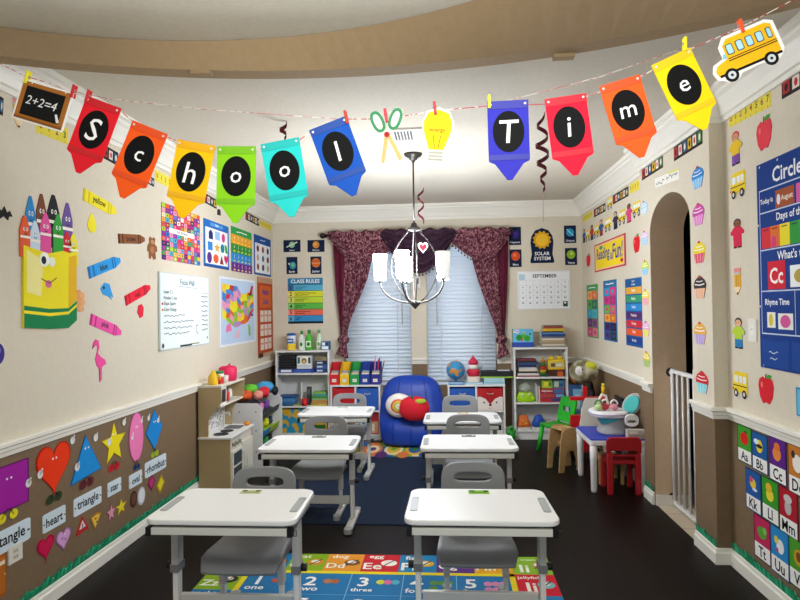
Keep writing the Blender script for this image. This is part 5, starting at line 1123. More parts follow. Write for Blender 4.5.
kc = [('#e8b48c', '#3a5a9c', '#2a2a3a', '#2a1c18'), ('#a8704a', '#c8323a', '#2a3a5a', '#1c1412'), ('#e8b48c', '#2a5a8c', '#a83a34', '#1c1414'), ('#e8c09a', '#3a3a44', '#22304a', '#1c1a14'), ('#8a5634', '#d84a7a', '#d84a7a', '#1c1412')]
for i, (x, y, k_) in enumerate(row):
    hw = 1.8+.22*i; hh_ = 7+.32*i
    if k_ == 'b': bus('RF', (x-hw*1.05, x+hw*1.05, y-hh_*.72, y+hh_*.72), 'small yellow bus in the sticker row over the reading sign, %s' % bn[i//2])
    else: kid('RF', (x-hw*.95, x+hw*.95, y-hh_, y+hh_), 'small child figure in the row over the reading sign, %s' % kn[i//2], *kc[i//2])
apple('RF', (586.5, 590.5, 253.5, 267), 'small red apple sticker left of the reading sign')
apple('RF', (633.6, 640, 234, 253), 'red apple sticker right of the reading sign')
F = onwall('RF', (595, 626, 239, 269), .005); F.base('#c8403a'); F.rect(.03, .05, .97, .95, '#e8b8a8', 1).rect(.06, .09, .94, .91, '#efd022', 2)
F.text('Reading', .31, .55, .42, '#1f3f9c', 3, .44, slant=.1).text('is', .585, .46, .3, '#1f3f9c', 3, .07).text('Fun!', .78, .56, .5, '#1f3f9c', 3, .3, slant=.1).ell(.25, .82, .06, .07, '#3a9a8a', 3).ell(.9, .2, .04, .06, '#c8323a', 3)
stick(F, 'reading_sign', 'yellow Reading is Fun sign with red border on the right wall', 'sign')
def column(bx_, head, hc, rows, label, ncol):
    F = onwall('RF', bx_); F.base(hc); F.scrib(.2, .8, .94, '#f2f2ea', .009, .010, 10, 2)
    n = len(rows)
    for r, cc in enumerate(rows):
        y1 = .88-.87*r/n; y0 = y1-.87/n+.012
        for q in range(ncol): 
            F.rect(.06+.88*q/ncol+.01, y0, .06+.88*(q+1)/ncol-.01, y1, cc[q % len(cc)], 1)
            F.ell(.06+.88*(q+.5)/ncol, (y0+y1)/2, .10 if ncol > 1 else .12, (y1-y0)*.24, cc[(q+1) % len(cc)] if len(cc) > 1 else '#f0e6d0', 2, 10)
    return F
F = column((587.3, 598.3, 284.5, 337.5), 'Seasons', '#4a9a5a', [('#e8a05a', '#e0704a'), ('#5a9a4a', '#2f6a5a'), ('#3a9ac0', '#4ab0b8'), ('#5a3a6a', '#8a4a7a'), ('#c84a7a', '#e07a8a')], '', 2)
stick(F, 'picture_chart', 'narrow green headed picture chart nearest the corner on the right wall', 'poster')
F = column((604, 617.2, 280, 341), 'Families', '#1f6a9c', [('#2f9ac0', '#d83a7a'), ('#c8307a', '#a82a6a'), ('#6ab83a', '#d84a7a'), ('#e8a82c', '#e0702a'), ('#3a2a6a', '#2a2040'), ('#4a3a8a', '#1f3a2a')], '', 2)
stick(F, 'picture_chart', 'middle narrow blue headed picture chart on the right wall', 'poster')
F = onwall('RF', (626, 643, 278, 346.5)); F.base('#1f5a94'); F.text('Days of', .5, .955, .03, '#f2f2ea', 2, .8).text('the Week', .5, .91, .03, '#f2f2ea', 2, .8)
for i, (d_, cc) in enumerate((('Sunday', '#e8a83a'), ('Monday', '#3a9a6a'), ('Tuesday', '#2a8ad0'), ('Wednesday', '#5a2a6a'), ('Thursday', '#d02a34'), ('Friday', '#e85a2a'), ('Saturday', '#1c3f8c'))):
    y1 = .87-.122*i; F.rect(.04, y1-.1, .96, y1, cc, 1).text(d_, .5, y1-.05, .042, '#f4f2ea', 2, .7)
stick(F, 'days_chart', 'tall Days of the Week chart beside the archway', 'poster')
# ---- archway wall cupcakes
CUP = [('#a8d0e8', '#c8e0f0', 'pale blue'), ('#d8c0e0', '#a8d0e8', 'lilac and blue'), ('#c8d84a', '#8ac8e8', 'lime and blue'), ('#e8dc4a', '#e89aa8', 'yellow and pink'), ('#e0a8d0', '#e8dc5a', 'pink and yellow'), ('#e8d44a', '#a8c86a', 'yellow and green')]
def cupcake(bx_, ca, cb, label, cherry='#c8323a'):
    F = onwall('RA', bx_); F.base(ca, [(.2, .0), (.8, 0), (.96, .45), (1, .6), (.88, .8), (.62, .95), (.5, 1), (.38, .95), (.12, .8), (0, .6), (.04, .45)])
    F.poly([(.2, .0), (.8, 0), (.95, .44), (.05, .44)], cb, 1)
    for q in range(4): F.line([(.22+.18*q, .02), (.14+.24*q, .42)], .003, '#f4f0ee', 2)
    F.ell(.5, .95, .1, .06, cherry, 2).line([(.12, .62), (.5, .58), (.88, .62)], .006, '#f6f2f0', 2).line([(.25, .76), (.5, .73), (.75, .76)], .005, '#f6f2f0', 2)
    return stick(F, 'cupcake_sticker', label, 'sticker', 'cupcakes around the archway')
ordn = ['topmost', 'second from the top', 'third from the top', 'fourth from the top', 'fifth from the top', 'lowest']
for i, (y, h) in enumerate(((207.4, 13), (237.6, 14), (267.5, 15), (297, 15.5), (328.7, 15.5), (359, 15.5))):
    x = 644.3+.5*i; cupcake((x-3.7, x+3.7, y-h/2, y+h/2), CUP[i][0], CUP[i][1], '%s paper cupcake, %s of the column left of the archway' % (CUP[i][2], ordn[i]))
CU2 = [('#2f86d0', '#8ac4ec', 'blue'), ('#c84aa0', '#e08ac8', 'magenta'), ('#ecd82c', '#e0506a', 'yellow and pink'), ('#3a3030', '#e8b08a', 'black and peach'), ('#e8b04a', '#b8a0d8', 'golden and lilac'), ('#cf2a34', '#8ad8e0', 'red and aqua')]
for i, (x, y, h, w_) in enumerate(((698, 177, 22, 9.5), (698.7, 214, 22, 9.5), (699.8, 252, 22, 10), (700.3, 287, 23, 10), (700.5, 333, 22, 10), (702.5, 382, 22, 10))):
    cupcake((x-w_*.62, x+w_*.62, y-h/2, y+h/2), CU2[i][0], CU2[i][1], '%s paper cupcake, %s of the column right of the archway' % (CU2[i][2], ordn[i]))
strip_dark('RA', (642, 174.5), (663, 160.5), .095, 'dark printed border strip above the left side of the arch')
strip_dark('RA', (674, 154), (702.5, 135), .10, 'dark printed border strip above the right side of the arch')
F = axisflat('RA', (655, 184), (680, 173), .075); F.base('#efece4', [(.04, .1), (1, .0), (.96, .9), (0, 1)]); F.poly([(.55, .86), (.98, .8), (.96, .95), (.6, 1)], '#d8dc5a', 1); F.scrib(.08, .42, .42, '#2a2a2c', .2, .005, 14, 2).scrib(.5, .93, .52, '#2a2a2c', .2, .005, 16, 2)
stickr(F, 'birthday_sign', 'white hand lettered birthday sign above the archway', 'sign')
# ---- near right wall
strip_yel('RN', (729, 120.5), (771, 97.5), .085, 'yellow number strip over the apple on the near right wall', 0)
strip_dark('RN', (782, 90), (812, 72), .09, 'dark printed border strip at the upper right edge')
apple('RN', (757, 772, 116.5, 150), 'big pinkish red apple above the blue circle time chart', '#e2404e')
kid('RN', (729.5, 742.5, 131, 165), 'child sticker with red cap and striped clothes on the near right wall', '#d8a07a', '#e8c02c', '#7a4a9c', '#c8323a')
bus('RN', (731, 745.5, 172, 197), 'yellow bus sticker below the child with the red cap')
kid('RN', (731, 744.5, 218.5, 248), 'child sticker in a red dress on the near right wall', '#8a5634', '#d8244a', '#d8244a', '#3a2418')
pencil('RN', (734, 742, 268, 295), 'yellow pencil sticker below the child in the red dress')
kid('RN', (732.5, 745.5, 317.5, 348.5), 'child sticker with green shirt and blue shorts on the near right wall', '#e8b48c', '#b8d43a', '#2a7ab0', '#1c1414')
bus('RN', (733.5, 748, 372, 397), 'yellow bus sticker just above the chair rail on the right')
apple('RN', (759, 774, 374, 404), 'large red apple sticker under the blue chart')
F = onwall('RN', (797, 815, 389, 418)); F.base('#2f8fc4'); F.rect(.08, .06, .92, .94, '#6ac0e0').circ(.5, .5, .25, '#e8e0a0', 2); stick(F, 'blue_card', 'blue picture card cut by the right edge of the photo', 'card')
F = onwall('RN', (749.5, 757.5, 319, 341.5), .008); F.base('#e8e4da'); F.rect(.3, .3, .7, .7, '#f2efe6', 1).rect(.4, .48, .6, .62, '#d6d2c6', 2); stick(F, 'light_switch', 'white light switch beside the blue circle time chart', 'switch')
# circle time chart
a_, b_ = wpt('RN', 757.5, 166), wpt('RN', 757.5, 366)
y1_, y0_ = a_.y, a_.y-.80; F = Flat(.80, a_.z-b_.z, .006)
cc_ = Vector((XN, (y1_+y0_)/2, (a_.z+b_.z)/2)); NB = '#123a86'; WL = '#c8d4e8'
F.base(NB)
def fp(px, py): q = wpt('RN', px, py); return ((y1_-q.y)/.80, (q.z-b_.z)/(a_.z-b_.z))
def frow(py): return fp(762, py)[1]
for y in (191.5, 214, 251, 291.5, 333): q = frow(y); F.rect(.03, q-.003, .97, q+.003, WL)
F.rect(.028, frow(333), .034, frow(191.5), WL)
F.text('Circle Time', .5, frow(180), .085, '#eef2f6', 2, .62)
F.text('Today is', .115, frow(203.5), .035, '#eef2f6', 2, .15).rect(.22, frow(213), .42, frow(196), '#a8552c', 2).text('August', .345, frow(205), .032, '#f2e6d8', 3, .125).ell(.255, frow(205), .02, .025, '#e8e8e8', 3).rect(.44, frow(213), .6, frow(196), '#d85aa0', 2).rect(.62, frow(213), .76, frow(196), '#3a9ac8', 2)
F.text('Days of the Week', .46, frow(222), .035, '#eef2f6', 2, .5)
for i, cc in enumerate(('#d8303c', '#e0702a', '#ecdc2c', '#2f9a3c', '#4aaee0', '#2a5ac0', '#8a3a9c')): F.rect(.05+.105*i, frow(249.5), .05+.105*(i+1), frow(229), cc, 2).rect(.07+.105*i, frow(232), .13+.105*i, frow(231), '#2a2a2a', 3)
F.poly([(.16, frow(249)), (.22, frow(249)), (.22, frow(240)), (.18, frow(238))], '#d83a7a', 3)
F.text("What's the Letter?", .5, frow(258), .04, '#eef2f6', 2, .6)
F.rect(.115, frow(290), .31, frow(263), '#d01f34', 2).text('Cc', .212, frow(277), .075, '#f4f0ea', 3, .16).rect(.36, frow(289), .56, frow(269), '#eef0f0', 2).ell(.46, frow(279), .06, .03, '#b8a04a', 3)
F.text('Rhyme Time', .21, frow(303), .036, '#eef2f6', 2, .27).text('Counting', .62, frow(303), .036, '#eef2f6', 2, .22).rect(.4, frow(333), .405, frow(291.5), WL)
F.rect(.095, frow(327), .19, frow(312), '#eceee6', 2).ell(.14, frow(319.5), .025, .03, '#d8c84a', 3).rect(.22, frow(328), .38, frow(313), '#eceee6', 2).ell(.3, frow(320.5), .055, .03, '#d85a9a', 3).rect(.46, frow(328), .6, frow(313), '#eceee6', 2)
for x0 in (.03, .36, .68): F.poly([(x0, .01), (x0+.29, .01), (x0+.3, frow(338)), (x0+.15, frow(341)), (x0, frow(338))], '#1a4694', 2)
F.scrib(.11, .21, frow(351), '#dfe6f0', .006, .004, 8, 3).scrib(.12, .2, frow(356.5), '#dfe6f0', .006, .004, 8, 3)
for x, y in ((.04, .985), (.25, .985), (.5, .985), (.75, .985), (.96, .985), (.012, .7), (.012, .3), (.04, .012), (.96, .012)): F.circ(x, y, .008, '#c9ccd2', 2, 8)
F.put('R', cc_, 'circle_time_chart', 'big dark blue Circle Time pocket chart on the near right wall', 'chart')
# alphabet cards
def abc(bx_, t, bg, icon, frame, label):
    F = onwall('RN', bx_); F.base(frame); F.rect(.05, .36, .95, .97, bg).rect(.05, .03, .95, .36, '#f2f2ee').text(t, .5, .19, .24, '#0c0c0c', 2, .84)
    for e in icon: F.ell(*e[:4], e[4], 2+e[5] if len(e) > 5 else 2, 14)
    return stick(F, 'alphabet_card', '%s alphabet card on the brown right wall' % label, 'card', 'alphabet cards')
A_ = [(745.2, 426, 463, 'Aa', '#3f9a2a', [(.5, .66, .28, .17, '#d8241c'), (.6, .84, .1, .04, '#2a5a1c')], '#2a4a2a', 'Aa apple'),
      (760.5, 433.5, 472, 'Bb', '#1f5a9c', [(.5, .66, .2, .17, '#ecd02c'), (.5, .66, .2, .05, '#1c1c1c', 1), (.3, .76, .16, .07, '#d8e8f0', 1)], '#22406a', 'Bb bee'),
      (778.3, 438, 483, 'Cc', '#5a2486', [(.48, .64, .24, .16, '#e0863a'), (.5, .8, .17, .09, '#d8702c', 1)], '#3a1c4a', 'Cc cat'),
      (798.5, 446, 496, 'Dd', '#c87a2a', [(.5, .64, .25, .18, '#f0ece4'), (.3, .8, .1, .08, '#3a2a24', 1)], '#5a3a24', 'Dd dog'),
      (754, 470.5, 511.5, 'Kk', '#24589c', [(.5, .68, .2, .12, '#e8c83a'), (.4, .76, .12, .07, '#d84a7a', 1), (.62, .55, .16, .04, '#d8e8f0', 1)], '#22406a', 'Kk kite'),
      (771, 479, 522.5, 'Ll', '#3a9a2a', [(.5, .62, .22, .14, '#ecd83a'), (.45, .78, .18, .11, '#e0b82c', 1)], '#2a4a2a', 'Ll lion'),
      (789.2, 489, 536, 'Mm', '#b01c2c', [(.5, .6, .18, .16, '#b8b4b4'), (.5, .78, .22, .09, '#c8c4c4', 1)], '#5a1c24', 'Mm mouse'),
      (763, 517.5, 561, 'Tt', '#c02a5a', [(.5, .64, .28, .14, '#5a9a3c'), (.68, .72, .12, .08, '#7ab85a', 1)], '#5a1c34', 'Tt turtle'),
      (780.5, 528.5, 576, 'Uu', '#2a8ac8', [(.55, .62, .2, .15, '#f0eef0'), (.35, .72, .12, .08, '#e8d04a', 1), (.4, .52, .06, .05, '#d8322c', 1)], '#1c4a7a', 'Uu unicorn'),
      (800, 541, 590, 'Vv', '#4a9a2a', [(.5, .64, .24, .17, '#c8a02c'), (.5, .66, .12, .1, '#7a4a1c', 1)], '#2a4a2a', 'Vv violin')]
for x, y0, y1, t, bg, ic_, fr_, lb in A_:
    hw = 6.9+.03*(x-745)+ (.016*(x-745))
    abc((x-hw, x+hw, y0, y1), t, bg, ic_, fr_, lb)

# ================================================================== WINDOW DRESSING
BLM = M('#e2effc', .5)
for k, (a, b) in enumerate(WX):
    o = thing('window_blind', 'closed white horizontal slat blind in the %s window' % ('left', 'right')[k], 'blind', ((a+b)/2, YB+.04, 0), 0, 'window blinds')
    W2 = (b-a)/2-.012
    mb = MB(); z = WZ1-.06
    while z > WZ0+.07:
        L = []
        for x in (-W2, W2):
            top = [(x, .010-.018*q-.005*sin(PI*q), z-.050*q) for q in (0, .25, .5, .75, 1)]
            L.append(top+[(a_, b_+.0025, c_) for a_, b_, c_ in top[::-1]])
        mb.loft(L, BLM); z -= .046
    mb.build('slats', o)
    MB().bx(-W2, -.022, WZ1-.06, W2, .022, WZ1-.005, BLM).build('head_rail', o); MB().bx(-W2, -.016, WZ0+.005, W2, .012, WZ0+.03, BLM).build('bottom_rail', o)
    for x in (-W2*.6, W2*.6): MB().bx(x-.004, -.016, WZ0+.03, x+.004, -.0145, WZ1-.06, '#d8dee4').build('ladder_tape', o)
    x = W2*.75 if k == 0 else -W2*.72
    MB().cyl((x, -.03, 1.30), (x, -.03, WZ1-.03), .005, '#b8bcc0', n=8).build('wand', o)
# frames the dark edge of the openings
DAM = pmat('damask_fabric', '#4a1026', '#a8757a', 38, .75, .46, .62, bump=.25, detail=8, stretch=(1.4, 1, .8))
BURG = pmat('burgundy_fabric', '#4f0c22', '#651532', 30, .8, bump=.1)
PLUM = pmat('plum_fabric', '#2c1426', '#3a1c32', 30, .7, bump=.1)
BRZ = M('#2c2422', .4, .5)
rod = thing('curtain_rod', 'dark curtain rod with round finials across the window', 'curtain rod', (-.33, 7.12, 2.37))
MB().cyl((-1.07, 0, 0), (1.07, 0, 0), .014, BRZ).build('rod', rod)
for s in (-1, 1):
    MB().ell((s*1.10, 0, 0), .035, BRZ, 14, 8).cyl((s*1.06, 0, 0), (s*1.08, 0, 0), .022, BRZ).build('finial', rod)
    MB().bx(s*1.055-.008, 0, -.012, s*1.055+.008, .095, .012, BRZ).build('bracket', rod)
def panel(sd, label):
    o = thing('curtain', label, 'curtain', (0, 0, 0), 0, 'side curtains')
    # outer and inner edges of the gathered cloth from the rod down to the knot, in photo columns
    rows = [(244, 333, 372), (262, 334, 371), (280, 335, 367), (300, 337, 359), (318, 339, 351), (330, 340, 347.5), (338, 340, 347)]
    if sd > 0: rows = [(240, 508.5, 468), (262, 508.5, 473), (280, 508, 478), (300, 507, 485), (318, 506, 492), (330, 505, 496.5), (338, 505, 498)]
    P = []
    for py, xo, xi in rows:
        A, B = pl(xo, py, 1, 7.10), pl(xi, py, 1, 7.10); P.append((A.z, A.x, B.x))
    def at(t):
        f = t*(len(P)-1); i = min(int(f), len(P)-2); f -= i
        return [P[i][k]*(1-f)+P[i+1][k]*f for k in range(3)]
    for nm, u0, u1, mat, n in (('lining_edge', 0, .3, BURG, 14), ('patterned_panel', .28, 1, DAM, 34)):
        L = []
        for j in range(26):
            z, xo, xi = at(j/25); l = []
            for i in range(n):
                u = u0+(u1-u0)*i/(n-1); amp = .022*(1-.5*j/25)
                l.append((xo+(xi-xo)*u, 7.115+amp*sin(u*26+sd)+(.012 if nm == 'lining_edge' else 0), z+.01*sin(u*9)*(j/25)))
            L.append(l)
        MB().loft(L, mat, closed=False, caps=False).build(nm, o, solid=.004)
    z, xo, xi = P[-1]; xm = (xo+xi)/2
    L = []
    for k in range(11):
        t = -PI/2+PI*min(max(k/10, .03), .97)
        L.append([(xm+.062*cos(t)*cos(2*PI*i/20)*(1+.15*sin(i*1.9)), 7.09+.05*cos(t)*sin(2*PI*i/20)*(1+.15*sin(i*1.3)), z-.02+.055*sin(t)) for i in range(20)])
    MB().loft(L, DAM).build('knot', o)
    L = []
    for j in range(8):
        q = j/7; l = []
        for i in range(20):
            a = 2*PI*i/20; r = .03+.035*q; l.append((xm+sd*.0-.018*q*(1 if sd < 0 else -1)+r*cos(a)*(1+.2*sin(5*a)), 7.09+r*.7*sin(a), z-.06-.15*q+.03*q*cos(a)*(-1 if sd < 0 else 1)))
        L.append(l)
    MB().loft(L, DAM).build('tail', o)
panel(-1, 'left burgundy patterned curtain gathered into a knot'); panel(1, 'right burgundy patterned curtain gathered into a knot')
def swag(parent, x0, x1, drop, skew, mat, y0, fringe, top=0):
    A, B = pl(x0, 232, 1, 7.06), pl(x1, 232, 1, 7.06); xa, xb = A.x, B.x; zt = 2.405
    L = []; nI, nJ = 44, 26; edge = []
    for j in range(nJ):
        t = j/(nJ-1); l = []
        for i in range(nI):
            s = i/(nI-1); ss = s**skew
            dep = .10+drop*sin(PI*ss)**.9
            z = zt+.014*sin(s*31+x0)*(1-t)-dep*t
            bulge = .045*sin(PI*s)*sin(PI*t*.9+.2)
            l.append((xa+(xb-xa)*(s+.05*sin(PI*t)*(s-.5)), y0-bulge-.024*sin(t*24+3*s)*min(1, t*3)-.006*sin(s*40)*(1-t), z))
        L.append(l)
        if j == nJ-1: edge = l
    o = MB().loft(L, mat, closed=False, caps=False).build('swag', parent, solid=.004)
    if fringe:
        for i in range(4 if fringe < 2 else 3, nI-3, 2):
            x, y, z = edge[i]
            if fringe == 3 and (i < nI*.08 or i > nI*.55): continue
            if fringe == 4 and (i < nI*.3): continue
            MB().cyl((x, y, z+.002), (x, y, z-.018), .0025, '#4a2430', n=6).ell((x, y, z-.026), .0095, '#3a1626', 8, 6).build('bead', o)
    return o
v = thing('valance', 'burgundy swagged valance draped over the window rod', 'valance', (0, 0, 0))
swag(v, 332, 403, .27, .85, DAM, 7.045, 0)
swag(v, 445, 509, .27, 1.25, DAM, 7.045, 3)
c_ = swag(v, 383, 454, .41, 1, PLUM, 7.0, 1)
c_['label'] = 'dark plum centre swag'
L = []
for i in range(60):
    s = i/59; x = -1.365+2.07*s; h_ = .042+.012*sin(s*57)+.008*sin(s*23)
    L.append([(x, 7.115+.03*cos(a)+.006*sin(s*80), 2.37+h_*sin(a)) for a in [2*PI*k/12 for k in range(12)]])
MB().loft(L, DAM, caps=False).build('gathered_heading', v)
t = thing('window_sensor', 'small white sensor with black centre between the two windows', 'sensor', (0, 0, 0)); t.location = pl(417.5, 282, 1, YB)
MB().bx(-.035, -.02, -.08, .035, 0, .08, '#e4e2da').build('casing', t, bev=.006); MB().bx(-.014, -.024, -.025, .014, -.0201, .045, '#1c1c20').build('lens', t)
# ================================================================== BANNER AND STREAMERS
YS = 1.9
def sp(px, py, dy=0): return pl(px, py, 1, YS+dy)
TW = pmat('bakers_twine', '#e8e2d8', '#c03a44', 60, .8, .48, .52)
def string(pts, label, dy, r=.0014):
    return tag(MB().tube([sp(x, y, dy) for x, y in pts], r, TW, 6).build('hanging_string'), label, 'string')
string([(-169, -20), (25, 76), (52, 84), (89, 99), (119, 109), (134, 123), (167, 137), (180, 142), (214, 148.5), (222, 150), (253, 150), (264, 148), (298, 141), (312, 131), (346, 119), (387, 119), (434, 111), (487, 106), (524, 105), (547, 104), (584, 97.5), (603, 91), (636, 79), (653, 70), (688, 50), (740, 28), (1000, -110)], 'red and white twine carrying the letter pennants', .004)
string([(76, 92), (110, 99), (200, 109), (345, 119.5)], 'thin straight twine stretched above the School pennants', .012, .0008)
string([(487, 106), (600, 77), (686, 47)], 'thin straight twine stretched above the Time pennants', .012, .0008)
def pennant(TL, TR, ch_, c, dk, lab):
    A, B = sp(*TL), sp(*TR); mid = (A+B)/2; d = B-A; rot = math.atan2(d.z, d.x); w, h = .126, .246
    F = Flat(w, h, .0025)
    F.base(c, [(0, .25), (.02, .235), (.15, .205), (.2, .17), (.44, .0), (.56, .0), (.8, .17), (.85, .205), (.98, .235), (1, .25), (1, 1), (0, 1)])
    F.mb.prism([F.P(0, .9), F.P(1, .9), F.P(1, 1), F.P(0, 1)], F.t, F.t+.0015, dk)
    F.mb.prism([F.P(0, .25), F.P(1, .25), F.P(1, .32), F.P(0, .32)], F.t, F.t+.0015, dk)
    F.ell(.5, .61, .385, .262, '#0f0f0f', 1, 30)
    F.text(ch_, .5, .61 if ch_ not in 'comeh' else .595, {'S': .31, 'T': .30, 'l': .27, 'h': .29, 'i': .27}.get(ch_, .215), '#f6f4ee', 2, .55, slant=.08, bold=.004)
    for x in (.08, .92): F.circ(x, .955, .03, '#d8d4c8', 5, 8)
    R = Matrix.Rotation(rot, 3, 'Y')
    ctr = mid - Vector((sin(-rot)*-1, 0, cos(rot)))*0
    up = Vector((-sin(rot), 0, cos(rot))); ctr = mid-up*h/2; ctr.y = YS
    return F.put('B', ctr, 'hanging_pennant', lab, 'pennant', 'letter pennants on the banner', rot=rot)
pennant((89, 96.5), (120, 108), 'S', '#e3202c', '#c8161f', 'red banner pennant with letter S')
pennant((133.5, 120.5), (168, 134.5), 'c', '#f25a1c', '#e04a12', 'orange banner pennant with letter c')
pennant((178.5, 139.5), (215, 146), 'h', '#f5bd10', '#e6a80a', 'yellow banner pennant with letter h')
pennant((218.5, 146.5), (255.5, 146.5), 'o', '#86c81e', '#74b412', 'lime green banner pennant with letter o')
pennant((261.5, 144.5), (298.5, 137.5), 'o', '#2cc4bc', '#1aaca6', 'teal banner pennant with letter o')
pennant((310.5, 130), (345, 116.5), 'l', '#1c4fa8', '#16408e', 'blue banner pennant with letter l')
pennant((488.5, 102), (526.5, 100), 'T', '#3432a4', '#28288c', 'indigo banner pennant with letter T')
pennant((545, 99.5), (585, 93.5), 'i', '#ea1c34', '#cf1228', 'crimson banner pennant with letter i')
pennant((600, 86.5), (638, 75), 'm', '#f25a22', '#e04a16', 'orange banner pennant with letter m')
pennant((650.5, 66), (690, 47.5), 'e', '#f6cb14', '#e6b80c', 'yellow banner pennant with letter e')
# cut-outs on the string
def hung(p0, p1, h, t=.003):
    A, B = sp(*p0), sp(*p1); d = B-A; F = Flat(d.length, h, t); F.ori = 'B'; F.c = (A+B)/2; F.c.y = YS; F.rot = math.atan2(d.z, d.x); return F
F = hung((18, 98), (68.5, 113), .135); F.base('#f0eee6', rrect(0, 0, 1, 1, .03)); F.rect(.03, .04, .97, .96, '#a8682a', 1).rect(.03, .04, .97, .1, '#8a5220', 2).rect(.12, .15, .88, .86, '#151515', 2).text('2+2=4', .48, .54, .22, '#e8e8e4', 3, .68, slant=.15, bold=0)
F.poly([(.78, .36), (.82, .38), (.9, .2), (.85, .17)], '#e8e8e4', 4).circ(.2, .94, .015, '#e8dcc0', 3, 8).circ(.86, .94, .015, '#e8dcc0', 3, 8)
stickr(F, 'hanging_chalkboard', 'small paper chalkboard with 2+2=4 at the left of the banner', 'decoration')
F = hung((709, 66), (779, 36), .128); 
bo = [(.03, .08), (0, .28), (.05, .45), (.2, .52), (.2, .8), (.3, 1), (.9, 1), (1, .9), (1, .2), (.95, .08), (.86, -.02), (.72, -.0), (.66, .06), (.36, .04), (.3, -.06), (.16, -.07), (.1, .02)]
F.base('#f2f0e8', bo); F.poly([(.06, .14), (.04, .28), (.09, .4), (.25, .48), (.25, .8), (.33, .93), (.88, .93), (.95, .86), (.95, .2), (.9, .14)], '#f0b41c', 1)
F.rect(.07, .11, .95, .17, INK, 2).rect(.26, .40, .95, .425, INK, 2).rect(.26, .455, .95, .475, INK, 2)
for x in (.28, .42, .56, .70, .85): F.poly([(F_[0]*1, F_[1]) for F_ in rrect(x, .54, x+.1 if x < .8 else x+.07, .80, .03)], '#3a4a54', 2).poly(rrect(x+.012, .56, x+.088 if x < .8 else x+.06, .78, .025), '#a8d4ea', 3)
for x in (.22, .78): F.circ(x, .08, .095, '#1a1a1a', 3).circ(x, .08, .055, '#c8ccd0', 4).circ(x, .08, .02, '#2a2a2a', 5)
F.poly([(.19, .5), (.25, .48), (.25, .62), (.21, .6)], '#8ac0d8', 2)
stickr(F, 'hanging_bus_cutout', 'yellow paper school bus at the right end of the banner', 'decoration')
# scissors
F = Flat(.104, .178, .003); F.ori = 'B'; F.c = sp(387, 136); F.c.y = YS; F.rot = 0
SCW = '#e8e4d4'
F.base('#e6dfc4', [(.32, .02), (.4, .0), (.5, .42), (.62, .42), (.86, .05), (.95, .1), (.66, .52), (.95, .75), (1, .95), (.8, 1), (.6, .9), (.52, .6), (.48, .6), (.34, .88), (.16, .95), (0, .85), (.06, .72), (.42, .52)])
F.poly([(.31, .04), (.41, .01), (.56, .52), (.44, .54)], '#c8a868', 1).poly([(.86, .05), (.96, .1), (.58, .54), (.5, .5)], '#c8a868', 1)
def hloop(cx_, cy_, rx, ry, rot_):
    o = []
    for x, y in sup(0, 0, rx*F.w, ry*F.h, 2.3, 28):
        q = F.P(cx_, cy_); o.append((q[0]+x*cos(rot_)-y*sin(rot_), q[1]+x*sin(rot_)+y*cos(rot_)))
    return o
for cx_, cy_, rt in ((.23, .75, .42), (.76, .79, -.35)): F.mb.ring(hloop(cx_, cy_, .19, .20, rt), hloop(cx_, cy_, .105, .145, rt), F.t, F.t+.002, M('#1f7a4a'), 'xy')
F.circ(.5, .52, .09, '#b83a34', 4).circ(.5, .52, .05, '#8c2420', 5)
stickr(F, 'hanging_scissors', 'paper scissors cut-out with green handles on the banner', 'decoration')
F = Flat(.096, .178, .003); F.ori = 'B'; F.c = sp(437, 137); F.c.y = YS; F.rot = -.09
F.base('#ecead8', [(.3, .04), (.5, -.02), (.7, .04), (.78, .16), (.78, .3), (.98, .56), (1.02, .75), (.86, .95), (.5, 1.02), (.14, .95), (-.02, .75), (.02, .56), (.22, .3), (.22, .16)])
F.poly([(.26, .27), (.74, .27), (.94, .58), (.97, .75), (.83, .92), (.5, .98), (.17, .92), (.03, .75), (.06, .58)], '#e6d61c', 1)
for y in (.22, .16, .10): F.rect(.26, y-.024, .74, y+.018, '#a8a494', 1)
F.text('IDEA', .5, .70, .05, '#c8a01c', 2).text('energy', .5, .60, .075, '#d8481c', 2, .55).line([(.38, .52), (.44, .3)], .003, '#a8641c', 2).line([(.62, .52), (.56, .3)], .003, '#a8641c', 2)
stickr(F, 'hanging_bulb_cutout', 'yellow paper light bulb cut-out on the banner', 'decoration')
def clip(px, py, rot, c, label):
    o = thing('clothespin', label, 'clothespin', tuple(sp(px, py)), 0, 'small clips on the banner'); o.location.y = YS-.004; o.rotation_euler = (0, rot, 0)
    MB().bx(-.0045, -.006, -.02, .0045, -.001, .022, c).build('jaw', o, bev=.001); MB().bx(-.0045, .008, -.02, .0045, .012, .022, c).build('jaw', o, bev=.001); MB().cyl((-.006, .003, .004), (.006, .003, .004), .0035, '#8a8a8a', n=8).build('spring', o)
for px, py, r, c, lb in ((28, 78, .3, '#e8dc1c', 'yellow clip holding the paper chalkboard'), (74, 92, .25, '#c8222c', 'red clip at the right corner of the chalkboard'), (88.5, 97, .3, '#c8222c', 'red clip at the corner of the letter S pennant'), (346.5, 118, -.2, '#b0321c', 'red clip at the corner of the letter l pennant'),
                         (386, 116, -.15, '#c8323a', 'red clip holding the paper scissors'), (435, 109, -.1, '#b02a2c', 'dark red clip holding the paper light bulb'), (489, 102.5, 0, '#d8d01c', 'yellow clip at the letter T pennant'), (684.5, 45, 0, '#e8d41c', 'yellow clip at the letter e pennant'), (740.5, 27, -.2, '#e8501c', 'orange red clip holding the paper bus')):
    clip(px, py, r, c, lb)
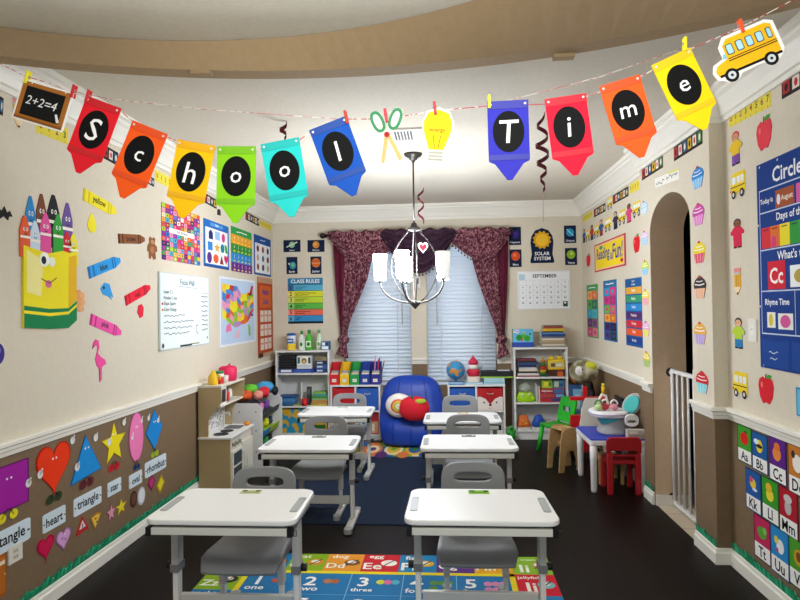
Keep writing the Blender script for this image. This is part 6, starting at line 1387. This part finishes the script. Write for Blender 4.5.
# spiral streamers hanging from the ceiling
def streamer(px, y0, y1, r, turns, label, tail=0):
    p = pl(px, y0, 2, ZC-.001); q = pl(px, y1, 1, p.y); H = p.z-q.z; n = int(turns*22); mb = MB(); L = []
    MET = M('#5a1420', .25, .3)
    for i in range(n+1):
        t = i/n; a = 2*PI*turns*t; rr = r*(.35+.65*sin(PI*min(1, t*1.1+.08))); z = -H*t**.8; w_ = .014
        L.append([(rr*cos(a), rr*sin(a), z+w_), (rr*cos(a)*.85, rr*sin(a)*.85, z+w_), (rr*cos(a)*.85, rr*sin(a)*.85, z-w_), (rr*cos(a), rr*sin(a), z-w_)])
    mb.loft(L, MET, smooth=False)
    o = thing('spiral_streamer', label, 'streamer', tuple(p)); mb.build('ribbon', o)
    if tail: MB().cyl((0, 0, -H-tail), (0, 0, -H+.01), .002, '#c8a0a8', n=6).build('thread', o)
    return o, p, H
streamer(541.5, 112, 190, .042, 4.2, 'dark red spiral streamer hanging between the T and i pennants', .2)
streamer(284, 121, 139, .03, 1.3, 'short dark spiral streamer above the letter l pennant')
streamer(420.5, 189, 224, .03, 2.2, 'thin dark spiral streamer hanging behind the chandelier') if False else None
p = pl(420.5, 189, 1, 5.6); mb = MB(); L = []
for i in range(50):
    t = i/49; a = 2*PI*2.1*t; L.append([(.03*cos(a)*k, .03*sin(a)*k, -.31*t+s) for k, s in ((1, .012), (.8, .012), (.8, -.012), (1, -.012))])
o = thing('spiral_streamer', 'thin dark spiral streamer hanging behind the chandelier rod', 'streamer', tuple(p)); MB().loft(L, M('#5a1420', .25, .3), smooth=False).build('ribbon', o)
MB().cyl((0, 0, 0), (0, 0, ZC-p.z-.002), .0012, '#c8c0c0', n=6).build('thread', o)
MB().cyl((0, 0, -.42), (0, 0, -.30), .0012, '#c8c0c0', n=6).build('thread', o)
F = Flat(.085, .095, .003); F.base('#f4ece8', grow(heart(), 1.1)); F.poly([(.5+(x-.5)*.82, .5+(y-.5)*.82) for x, y in heart()], '#d8202c', 1)
q = pl(423, 248, 1, 5.59); ho = F.put('B', q, 'hanging_heart', 'small red paper heart with white edge hanging by the chandelier', 'decoration')
tq = pl(583, 139, 1, 2.6)
o = thing('ceiling_vent', 'white air vent in the ceiling behind the scissors cut-out', 'vent', tuple(pl(402, 134, 2, ZC)))
vb = MB().bx(-.15, -.14, -.012, .15, .14, -.001, '#e6e2d8').build('vent_frame', o, bev=.003)
for i in range(6): MB().bx(-.05+.022*i, -.10, -.0165, -.038+.022*i, .10, -.0121, '#3a3a3a').build('louvre', o)
